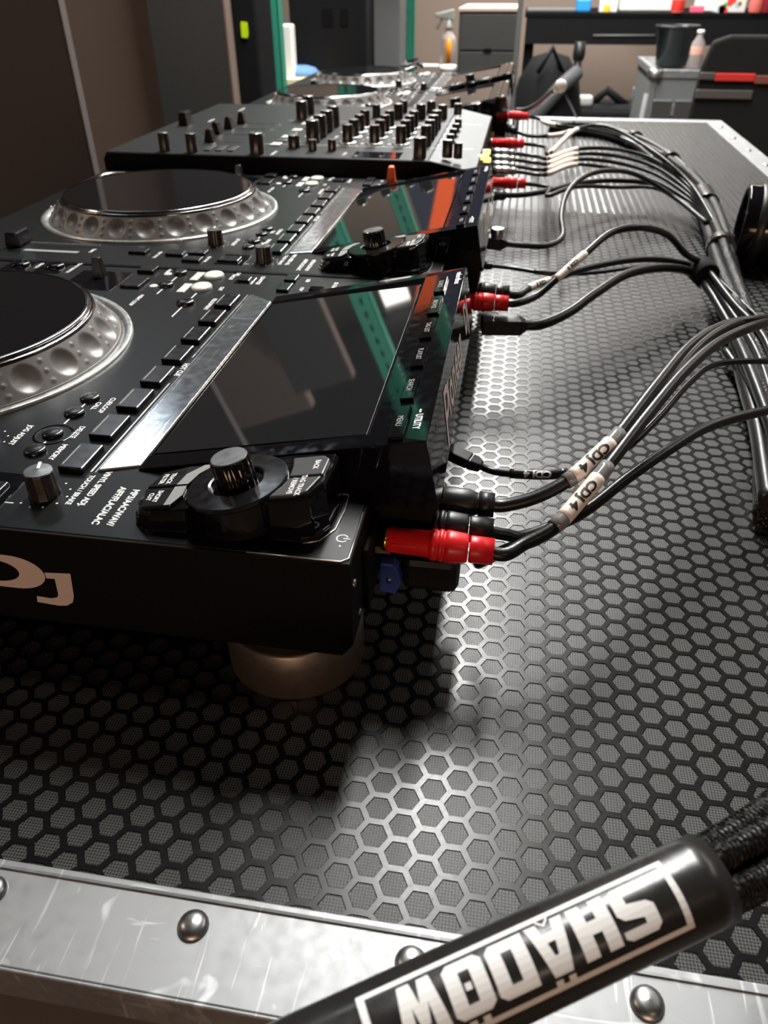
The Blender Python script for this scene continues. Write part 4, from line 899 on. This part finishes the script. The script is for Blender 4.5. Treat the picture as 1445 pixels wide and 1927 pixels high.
# pallet rack with teal uprights and orange beams
RY0, RY1 = 2820, 4100
xa = atY(506, 90, RY0)[0]; xb = atY(762, 60, RY1)[0]
t = thing('pallet_rack', 'pallet rack with perforated teal uprights', 'rack', ((xa + xb) / 2, (RY0 + RY1) / 2, FL))
cx_, cy_ = (xa + xb) / 2, (RY0 + RY1) / 2
def upright(x, y, w=82):
    mb = MB(); z1 = 1900 - FL
    for k in range(0, 46):
        z0 = k * 60
        mb.box(x - w / 2, x - 8, y, y + 4, z0, z0 + 60); mb.box(x + 8, x + w / 2, y, y + 4, z0, z0 + 60); mb.box(x - 8, x + 8, y, y + 4, z0 + 28, z0 + 60)
    mb.box(x - w / 2, x - w / 2 + 3, y, y + 55, 0, z1); mb.box(x + w / 2 - 3, x + w / 2, y, y + 55, 0, z1); mb.box(x - w / 2, x + w / 2, y + 40, y + 43, 0, z1)
    o = mb.build('upright', M['green'], t); o['kind'] = 'stuff'
    MB().box(x - 50, x + 50, y - 20, y + 80, -0.2, 5).build('foot_plate', M['green'], t, bevel=1)
for (x, y) in ((xa - cx_, RY0 - cy_), (xb - cx_, RY1 - cy_), (xa - cx_, RY1 - cy_), (xb - cx_ + 0, RY0 - cy_ + 4000)):
    if y < 3000: upright(x, y)
# beams run from the near upright to the far one and across above the frame
def beam(p, q, z, h, nm='beam'):
    P, Q = V(p[0], p[1], z), V(q[0], q[1], z); d = (Q - P).normalized(); n_ = d.cross(V(0, 0, 1)) * 22
    MB().hexa([P - n_, P + n_, Q + n_, Q - n_, P - n_ + V(0, 0, h), P + n_ + V(0, 0, h), Q + n_ + V(0, 0, h), Q - n_ + V(0, 0, h)]).build(nm, M['orange'], t, bevel=3, label='orange cross beam')
beam((xa - cx_, RY1 - cy_ + 30), (xb - cx_, RY1 - cy_ + 30), 1500 - FL, 110)
MB().hexa([(-392 - cx_, 2900 - cy_, 430 - FL), (-322 - cx_, 2900 - cy_, 430 - FL), (-322 - cx_, 2915 - cy_, 430 - FL), (-392 - cx_, 2915 - cy_, 430 - FL), (-690 - cx_, 2900 - cy_, 920 - FL), (-600 - cx_, 2900 - cy_, 920 - FL), (-600 - cx_, 2915 - cy_, 920 - FL), (-690 - cx_, 2915 - cy_, 920 - FL)]).build('diagonal_brace', M['orange'], t, label='orange diagonal brace')
for x_, z_ in ((-645, 915), (-360, 440)): MB().tube([(x_ - cx_, 2905 - cy_, z_ - FL), ((x_ if x_ < -400 else -385) - cx_, 2905 - cy_, 1905 - FL)], 4, 6).build('hanger_rod', M['plug'], t)
MB().box(-640 - cx_, -200 - cx_, 3400 - cy_, 3404 - cy_, 420 - FL, 1900 - FL).build('hanging_sheet', M['navy'], t, label='navy sheet hanging from the beams')  # unseen sheet added so the menu key strip reflects something dark
MB().box(xa - cx_, xb - cx_ + 40, RY1 - cy_ + 60, RY1 - cy_ + 70, 0, 600 - FL).build('back_sheet', M['fabric'], t)
MB().box(-900 - cx_, -380 - cx_, 2895 - cy_, 2915 - cy_, 1900 - FL, 1960 - FL).build('beam', M['orange'], t, bevel=3, label='orange cross beam')
sz = atY(600, 190, 3500)[2]
beam((xa - cx_, RY1 - cy_ + 30), (xb - cx_, RY1 - cy_ + 30), sz - FL - 100, 90)
MB().box(xa - cx_ - 20, xb - cx_ + 20, 3100 - cy_, RY1 - cy_ + 40, sz - FL - 12, sz - FL).build('shelf_board', M['black'], t, bevel=2)
# dark cases standing on the rack shelf
b = pxbox(560, 5, 690, 150, 3420, 380); b[4] = sz; b[5] = 330
t = thing('amplifier_case', 'black rack case with two dark slots, behind the teal upright', 'case', ((b[0] + b[1]) / 2, 3420, sz))
w_ = (b[1] - b[0]) / 2; MB().box(-w_ - 30, w_, 0, 380, 0, b[5] - sz).build('shell', M['fabric'], t, bevel=8)
for px0, px1 in ((606, 626), (640, 655)):
    q_ = pxbox(px0, 15, px1, 50, 3418, 10); MB().box(q_[0] - (b[0] + b[1]) / 2, q_[1] - (b[0] + b[1]) / 2, -3, 2, q_[4] - sz, q_[5] - sz).build('slot', M['black'], t, bevel=2)
MB().box(-w_ + 20, w_ - 20, -5, 0, 10, 28).build('lower_band', M['black'], t)
b = pxbox(700, 0, 752, 110, 3600, 200); b[4] = sz; b[5] = 300; tag(bobj('upright_box', M['steel_grey'], b), 'tall grey steel box standing left of the second teal upright', 'box')
b = pxbox(527, 46, 549, 100, 3300, 60); b[4] = sz; tag(bobj('white_box', M['white'], b, bevel=8), 'small upright white box right behind the near teal upright', 'box')
b = pxbox(442, 0, 488, 205, 2600, 180); b[4] = FL; b[5] = 500; tag(bobj('black_rack_cabinet', M['fabric'], b, bevel=10), 'narrow black cabinet hung with cables, left of the teal upright', 'cabinet')
c_ = atY(459, 57, 2590); tag(MB().prism([(-13 * .8, -24 * .8), (8, -26 * .8), (13 * .8, -12), (13 * .8, 20), (-8, 23), (-13 * .8, 12)], 0, 8, Matrix(((1, 0, 0, 0), (0, 0, 1, -8), (0, 1, 0, 0), (0, 0, 0, 1)))).build('sticker', M['lime'], None, loc=(c_[0], 2600, c_[2])), 'bright yellow green sticker on the narrow black cabinet', 'sticker')
# worktable beyond the case
TZ2 = -95
t = thing('work_table', 'black worktable beyond the far end of the case, loaded with tools', 'table', (-520, 2900, FL))
MB().box(-230, 420, -650, -130, TZ2 - FL - 30, TZ2 - FL).build('table_top', M['black'], t, bevel=3); MB().box(200, 420, -130, 760, TZ2 - FL - 30, TZ2 - FL).build('table_top', M['black'], t, bevel=3)
for x, y in ((-190, -610), (380, -610), (-190, -170), (230, 720), (380, 720)):
    for y in (y,): MB().box(x - 25, x + 25, y - 25, y + 25, 0, TZ2 - FL - 30).build('leg', M['steel_grey'], t, bevel=2)
def on2(px, py): p = at(px, py, TZ2); return p
b0 = on2(523, 160); b1 = on2(640, 150)
bx_ = [b0[0] - 60, b1[0] + 10, b0[1], b0[1] + 300, TZ2, TZ2 + 22]; tag(bobj('cream_board', M['cream'], bx_, bevel=3), 'cream and white board lying on the left of the worktable', 'board')
pp = on2(585, 138); tag(MB().lathe([(0.001, 0), (70, 0), (78, 10), (60, 26), (30, 34), (0.001, 30)], n=24, cap=False).build('blue_cloth', M['cloth_blue'], None, loc=(bx_[0] + 120, bx_[2] + 150, TZ2 + 22)), 'crumpled blue cloth on the cream board', 'cloth')
pp = on2(635, 134); t = thing('clamp_stand', 'small white clamp stand with a bent metal arm on the worktable', 'clamp', (pp[0], pp[1], TZ2))
MB().box(-50, 50, -20, 40, 0, 28).build('base', M['white'], t, bevel=5); MB().tube([(-30, 0, 28), (-45, 0, 95), (-10, 0, 98), (18, 0, 96), (12, 0, 28)], 6, 8).build('bent_arm', M['foot'], t)
MB().lathe([(9, 26), (9, 60), (6, 62)], (14, 8, 0), n=14).build('wooden_peg', M['wood'], t)
# coiled cables heap
rnd = random.Random(3); pp = on2(730, 138)
t = thing('cable_heap', 'heap of black and grey cables in the middle of the worktable', 'cables', (pp[0], pp[1], TZ2))
for k in range(9):
    r_ = rnd.uniform(45, 95); cx2, cy2 = rnd.uniform(-50, 60), rnd.uniform(-40, 60); pts = [(cx2 + r_ * math.cos(a / 12 * 2 * PI) * rnd.uniform(.85, 1.1), cy2 + r_ * math.sin(a / 12 * 2 * PI), 8 + 5 * k + 10 * math.sin(a * .9 + k)) for a in range(13)]
    MB().tube(spline(pts, 5), 4.5, 7).build('cable_loop', M['rubber'] if k % 3 else M['silver'], t)
# spray bottle
pp = at(842, 126, TZ2); Hs = 0.92
t = thing('spray_bottle', 'clear spray bottle with amber liquid and a milky trigger head', 'bottle', (pp[0], pp[1], TZ2))
MB().lathe([(33, 0), (36, 6), (36, 108), (30, 124), (17, 140), (14, 150)], n=28).build('bottle', M['clear_plastic'], t)
MB().lathe([(13, -37 + 41), (13, 118)], (4, -33, 0), n=20).build('liquid', M['amber'], t, label='amber liquid column')
MB().lathe([(17, 150), (17, 166), (12, 170), (11, 190)], n=20).build('collar', M['milky'], t)
MB().hexa([(-52, -10, 196), (24, -12, 186), (24, 12, 186), (-52, 10, 196), (-52, -8, 216), (20, -11, 232), (20, 11, 232), (-52, 8, 216)]).build('spray_head', M['milky'], t, bevel=5)
MB().tube([(-30, 0, 198), (-44, 0, 178), (-56, 0, 150)], 6, 8).build('trigger', M['milky'], t)
MB().box(-66, -50, -9, 9, 196, 216).build('nozzle', M['milky'], t, bevel=3)
# jar and small things on the table
pp = at(850, 152, TZ2); t = thing('glass_jar', 'squat pale glass jar in front of the spray bottle', 'jar', (pp[0], pp[1] - 120, TZ2))
MB().lathe([(36, 0), (40, 5), (40, 42), (36, 50)], n=28).build('jar', M['clear_plastic'], t); MB().lathe([(40, 51), (41, 53), (41, 64), (38, 66)], n=28).build('lid', M['white'], t)
pp = at(800, 128, TZ2); tag(MB().box(-95, 40, -25, 60, 0, 10).build('white_tray', M['white'], None, bevel=4, loc=(pp[0] + 20, pp[1] + 30, TZ2)), 'flat white tray under the spray bottle row on the worktable', 'tray')
pp = at(905, 138, TZ2); tag(MB().box(-28, 28, -20, 20, 0, 16).build('red_box', M['red_cloth'], None, bevel=3, loc=(pp[0], pp[1], TZ2)), 'small dark red box right of the jar', 'box')
# drawer box with a pale top
b = pxbox(862, 22, 975, 132, 3180, 420); b[4] = TZ2
t = thing('drawer_box', 'charcoal box with a drawer and a pale wooden top', 'box', ((b[0] + b[1]) / 2, 3180, TZ2)); w_ = (b[1] - b[0]) / 2; h_ = b[5] - TZ2
MB().box(-w_, w_, 0, 420, 0, h_).build('shell', M['case_grey'], t, bevel=3); MB().box(-w_ - 4, w_ + 4, -6, 424, h_, h_ + 12).build('top', M['wood'], t, bevel=2)
dr = MB().box(-w_ + 10, w_ - 10, -5, 1, 8, h_ * .5).build('drawer', M['case_grey'], t, bevel=2); MB().box(-14, 14, -8, -4, h_ * .5 - 2, h_ * .5 + 12).build('handle_slot', M['black'], dr)
MB().box(-w_ + 10, w_ - 10, -5, 1, h_ * .5 + 6, h_ - 8).build('drawer', M['case_grey'], t, bevel=2)
b = pxbox(966, 10, 976, 205, 2500, 16); b[4] = FL; b[5] = 420; tag(bobj('steel_post', M['steel_grey'], b, bevel=2), 'thin grey steel post beside the drawer box', 'post')
# desk along the back wall
DZ = 20
t = thing('long_desk', 'long black desk with a deep front panel along the back wall', 'desk', (1100, 5700, FL))
xl = atY(985, 60, 5400)[0] - 1100; zt = atY(1100, 24, 5400)[2] - FL; zb = atY(1100, 84, 5400)[2] - FL
MB().box(xl, 2300, -300, 500, zt - 25, zt).build('desk_top', M['black'], t, bevel=3); MB().box(xl + 10, 2290, -296, -270, zb, zt - 25).build('front_panel', M['fabric'], t, bevel=3)
MB().tube([(xl + 420, -300, zb + 48), (xl + 780, -300, zb + 50)], 5, 6).build('rail', M['steel_grey'], t)
for x in (xl + 40, 1150, 2250): MB().box(x - 30, x + 30, -240, -180, 0, zt - 25).build('leg', M['black'], t, bevel=2); MB().box(x - 30, x + 30, 400, 460, 0, zt - 25).build('leg', M['black'], t, bevel=2)
DT = zt + FL
def on_desk(name, label, cat, m, px0, px1, h, y=5450, d=120, bev=6, grp=None):
    x0, x1 = atY(px0, 15, y)[0], atY(px1, 15, y)[0]
    o = MB().box(-(x1 - x0) / 2, (x1 - x0) / 2, 0, d, 0, h).build(name, m, None, bevel=bev, loc=((x0 + x1) / 2, y, DT)); return tag(o, label, cat, grp)
on_desk('monitor_base', 'pale grey shelf riser at the left end of the long desk', 'riser', M['steel_grey'], 992, 1090, 18, 5500, 160)
on_desk('blue_tub', 'bright blue tub on the long desk', 'tub', mat('bright blue plastic', (0.03, 0.3, 0.7), .4), 1084, 1112, 70, 5430, 90, 12)
on_desk('white_board', 'big white panel standing on the long desk', 'panel', M['white'], 1165, 1268, 480, 5700, 30)
on_desk('small_carton', 'small white and orange carton on the long desk', 'carton', M['white'], 1128, 1162, 62, 5440, 60)
on_desk('yellow_packet', 'small yellow packet left of the white panel', 'packet', mat('yellow packet', (0.8, 0.55, .03), .5), 1136, 1148, 40, 5400, 30)
x_ = atY(1274, 20, 5420)[0]
t = thing('red_bottle', 'bottle with red contents right of the white panel on the long desk', 'bottle', (x_, 5420, DT - 5))
MB().lathe([(34, 5), (38, 12), (36, 150), (20, 200), (16, 240)], n=20).build('glass', mat('pinkish glass', (0.75, 0.35, 0.3), .2), t); MB().lathe([(35, 6), (38.6, 14), (38.2, 70)], n=20, cap=False).build('red_contents', M['red_cloth'], t)
on_desk('white_cabinet_door', 'white panel behind the stickers at the right end of the desk', 'panel', M['white'], 1306, 1345, 400, 5650, 30)
on_desk('pink_packet', 'bright pink packet at the right of the red bottle', 'packet', mat('pink packet', (0.9, 0.12, .22), .5), 1300, 1326, 34, 5410, 40)
# refrigerator with coloured stickers
x0, x1 = atY(1345, 20, 5450)[0], atY(1402, 20, 5450)[0]
t = thing('drinks_machine', 'glass fronted cabinet covered in green, orange and red stickers', 'cabinet', ((x0 + x1) / 2, 5450, DT)); w_ = (x1 - x0) / 2
MB().box(-w_, w_, 0, 300, 0, 520).build('shell', M['white'], t, bevel=6)
rnd = random.Random(11)
for k in range(16):
    cc = [(0.05, .5, .1), (0.9, .3, .03), (.8, .05, .04), (.85, .6, .05), (.5, .6, .65)][k % 5]
    a, c2 = rnd.uniform(-w_ + 25, w_ - 25), rnd.uniform(10, 190); r_ = rnd.uniform(14, 30)
    MB().prism([(a + r_ * math.cos(i) * rnd.uniform(.6, 1.1), c2 + r_ * math.sin(i) * rnd.uniform(.6, 1.1)) for i in [0, .9, 1.8, 2.7, 3.6, 4.5, 5.4]], 0, 1.5, Matrix(((1, 0, 0, 0), (0, 0, 1, -1.6), (0, 1, 0, 0), (0, 0, 0, 1)))).build('sticker', mat('sticker ink', cc, .5), t)
for px, nm, lab, cc in ((1420, 'coral_bottle', 'coral red bottle hanging over the desk edge, far right', (0.85, .2, .17)), (1441, 'dark_bottle', 'dark red bottle at the right picture edge on the desk', (.25, .02, .03))):
    x_ = atY(px, 20, 5420)[0]; t = thing(nm, lab, 'bottle', (x_, 5420, DT)); MB().lathe([(30, 0), (36, 8), (36, 120), (18, 170), (14, 210)], n=18).build('glass', mat(nm, cc, .3), t); MB().lathe([(16, 210), (16, 226)], n=14).build('cap', M['white'], t)
# backpack, bag and stand on the floor
p0 = atY(1028, 190, 4300)
t = thing('backpack', 'bulky black backpack slumped left of the dark stand', 'backpack', (p0[0], 4300, FL))
mb = MB(); NB = 20
zt_ = atY(1020, 96, 4300)[2] - FL
MB().lathe([(150, 0), (190, 40), (205, 300), (190, zt_ * .62), (150, zt_ * .85), (90, zt_ * .97), (0.001, zt_)], (0, 0, 0), n=28, cap=False).build('main_body', M['fabric'], t)
MB().tube([(-150, -120, zt_ * .42), (-60, -200, zt_ * .66), (60, -190, zt_ * .84), (130, -110, zt_ * .9)], 34, 12).build('front_roll', mat('grey nylon', (.06, .06, .065), .7), t)
MB().tube([(-60, -160, zt_ * .9), (0, -140, zt_ * 1.03), (60, -100, zt_ * .9)], 12, 8).build('handle', M['fabric'], t)
p0 = atY(1087, 120, 4900); t = thing('black_stand', 'upright black tripod stand behind the backpack', 'stand', (p0[0], 4900, FL)); zt_ = atY(1087, 78, 4900)[2] - FL
MB().lathe([(22, 0), (22, zt_)], n=14).build('pole', M['plug'], t); MB().lathe([(30, zt_ - 90), (34, zt_ - 60), (30, zt_)], n=16).build('clamp_head', M['plug'], t)
for a in (0, 2.1, 4.2): MB().tube([(0, 0, 500), (260 * math.cos(a), 260 * math.sin(a), 14)], 13, 8).build('leg', M['plug'], t)
p0 = atY(1145, 190, 4600); zt_ = atY(1145, 172, 4600)[2] - FL
t = thing('duffel_bag', 'low black bag with a pale rag on it, on the floor under the desk', 'bag', (p0[0], 4600, FL)); MB().box(-190, 190, -140, 160, 0, zt_ * .92).build('main_body', M['fabric'], t, bevel=60, seg=4)
MB().tube([(-100, -60, zt_ * .9), (-20, -70, zt_ + 12), (90, -60, zt_ * .9)], 22, 8).build('handle_strap', M['fabric'], t); MB().box(-170, -90, -120, -40, zt_ * .9, zt_ * .9 + 50).build('rag', M['milky'], t, bevel=14, label='pale rag')
# silver flight case with a black bin and a bottle
RY = 3650; x0 = atY(1228, 150, RY)[0]; x1 = atY(1335, 150, RY)[0]; ztop = atY(1290, 132, RY)[2] - FL
t = thing('flight_case', 'silver edged flight case standing behind the far corner of the road case', 'flight case', ((x0 + x1) / 2, RY, FL)); w_ = (x1 - x0) / 2
MB().box(-w_ + 4, w_ - 4, 4, 596, 100, ztop - 6).build('panel', M['steel_grey'], t, bevel=2)
for y in (-2, 580): MB().box(-w_ - 3, w_ + 3, y, y + 22, ztop - 30, ztop).build('edge_profile', M['alu'], t, bevel=2); MB().box(-w_ - 3, w_ + 3, y, y + 22, ztop - 170, ztop - 130).build('edge_profile', M['alu'], t, bevel=2)
for x in (-w_ - 4, w_ - 18): MB().box(x, x + 22, 0, 600, ztop - 28, ztop + 1).build('edge_profile', M['alu'], t, bevel=2); MB().box(x, x + 22, -3, 18, 100, ztop).build('edge_profile', M['alu'], t, bevel=2)
for x in (-w_ * .5, w_ * .3): MB().box(x - 40, x + 40, -6, 6, ztop - 200, ztop - 110).build('butterfly_latch', M['silver'], t, bevel=4)
for x in (-w_, w_ - 20):
    for z_ in (ztop,): MB().lathe([(34, -18), (34, 6), (26, 14), (0.001, 16)], (x + 8, 12, z_ - 10), n=16, cap=False).build('ball_corner', M['silver'], t)
MB().tube([(-w_ - 12, 10, ztop - 90), (-w_ - 40, 10, 20)], 12, 8).build('leg', M['steel_grey'], t)
for x in (-w_ + 60, w_ - 60):
    for y in (60, 540): MB().lathe([(50, 0), (50, 28)], M=Matrix.Translation((x, y - 14, 50)) @ Matrix.Rotation(-PI / 2, 4, 'X'), n=20).build('castor', M['plug'], t); MB().box(x - 30, x + 30, y - 30, y + 30, 92, 102).build('castor_plate', M['silver'], t)
cz = ztop + FL + 1
xm = atY(1272, 100, RY + 140)[0]; hb = atY(1270, 50, RY + 140)[2] - cz
t = thing('black_bin', 'open black plastic bin on the flight case', 'bin', (xm - 8, RY + 170, cz))
MB().lathe([(64, 0), (66, 3), (84, hb), (90, hb + 2), (90, hb - 10), (82, hb - 10), (62, 6), (0.001, 6)], n=24, cap=False).build('bin', mat('blue black plastic', (.02, .026, .03), .35), t); MB().tube([(90 * math.cos(a / 12 * 2 * PI), 90 * math.sin(a / 12 * 2 * PI), hb) for a in range(13)], 5, 6).build('rolled_rim', M['plug'], t)
xm = atY(1306, 128, RY + 40)[0]; t = thing('clear_bottle', 'tall clear bottle with a coloured label beside the black bin', 'bottle', (xm, RY + 50, cz)); hb = atY(1312, 62, RY + 40)[2] - cz
MB().lathe([(24, 0), (27, 5), (27, hb * .72), (12, hb * .9), (12, hb)], n=20).build('glass', mat('grey clear plastic', (.42, .36, .35), .2, trans=.3), t); MB().lathe([(27.5, hb * .4), (27.8, hb * .42), (27.8, hb * .62), (27.5, hb * .64)], n=20, cap=False).build('paper_label', mat('label paper', (.75, .42, .33), .6), t); MB().lathe([(14, hb - 4), (14, hb + 10)], n=16).build('cap', M['white'], t)
# office chair seen from behind
CY = 2300; x0 = atY(1300, 150, CY)[0]; x1 = x0 + 520; zt_ = atY(1400, 66, CY)[2] - FL; xm = (x0 + x1) / 2
t = thing('office_chair', 'black mesh office chair with a red tape strip across its back', 'chair', (xm, CY + 250, FL)); w_ = 250
prof = []
pts = [(-w_ - 30, 330), (-w_ - 15, 520), (-w_ + 12, zt_ - 70), (-w_ + 28, zt_ - 14), (-w_ + 70, zt_), (w_ - 70, zt_), (w_ - 28, zt_ - 14), (w_ - 12, zt_ - 70), (w_ + 15, 520), (w_ + 30, 330)]
MB().prism(pts, -250, -225, Matrix(((1, 0, 0, 0), (0, 0, 1, 0), (0, 1, 0, 0), (0, 0, 0, 1)))).build('backrest', M['mesh_back'], t, bevel=8)
def strip(px0, px1, py0, py1, m, nm, lab):
    q_ = pxbox(px0, py0, px1, py1, CY, 4); MB().box(q_[0] - xm, q_[1] - xm, -256, -249, q_[4] - FL, q_[5] - FL).build(nm, m, t, bevel=2, label=lab)
strip(1345, 1420, 138, 153, M['red_cloth'], 'tape_strip', 'bright red tape strip'); strip(1316, 1345, 136, 150, M['grey_tape'], 'band', 'grey band'); strip(1308, 1415, 169, 186, M['grey_tape'], 'band', 'grey band'); strip(1420, 1450, 142, 158, mat('faded red', (.25, .08, .06), .7), 'tape_strip', 'faded red tape strip')
MB().tube([(xm * 0 + a, -262, b_) for a, b_ in ((90, zt_ - 120), (120, zt_ - 85), (170, zt_ - 90), (185, zt_ - 150), (150, zt_ - 180))], 9, 8).build('hanging_loop', M['steel_grey'], t); MB().lathe([(12, 0), (14, 8), (0.001, 14)], M=axisM((38, -250, zt_ - 105), (0, -1, 0)), n=14, cap=False).build('button', M['white'], t)
MB().box(-240, 240, -200, 270, 400, 480).build('seat', M['fabric'], t, bevel=30, seg=3); MB().lathe([(28, 60), (28, 400)], n=16).build('gas_column', M['plug'], t)
for k in range(5):
    a = 2 * PI * k / 5 + .3; MB().tube([(0, 0, 80), (300 * math.cos(a), 300 * math.sin(a), 62)], 18, 8).build('foot_spoke', M['plug'], t); MB().lathe([(28, -20), (28, 20)], M=Matrix.Translation((300 * math.cos(a), 300 * math.sin(a), 28)) @ Matrix.Rotation(PI / 2, 4, 'X'), n=16).build('castor', M['plug'], t)
MB().box(-60, 60, -225, -190, 300, 460).build('back_bracket', M['plug'], t, bevel=6)
# gooseneck lamp clipped at the far player
g0 = at(972, 208, 60); g1 = at(1052, 165, 150)
t = thing('gooseneck_lamp', 'silver gooseneck lamp with a white bulb rising at the far end of the case', 'lamp', g0)
pth = spline([V(0, 0, 0), at(990, 207, 66) - g0, at(1012, 196, 90) - g0, at(1034, 177, 120) - g0, at(1047, 168, 140) - g0], 8)
MB().tube(pth, 5, 10).build('gooseneck', M['silver'], t); MB().lathe([(0.001, -9), (6, -7), (9, 0), (6, 7), (0.001, 9)], tuple(at(1055, 162, 148) - g0), n=18, cap=False).build('bulb', M['white'], t)
MB().tube([at(1060, 170, 130) - g0, at(1070, 190, 90) - g0, at(1085, 222, 10) - g0], 2.2, 6).build('stay_wire', M['rubber'], t); MB().lathe([(16, -60), (16, -52), (7, -50), (7, 0)], n=20).build('base', M['plug'], t)
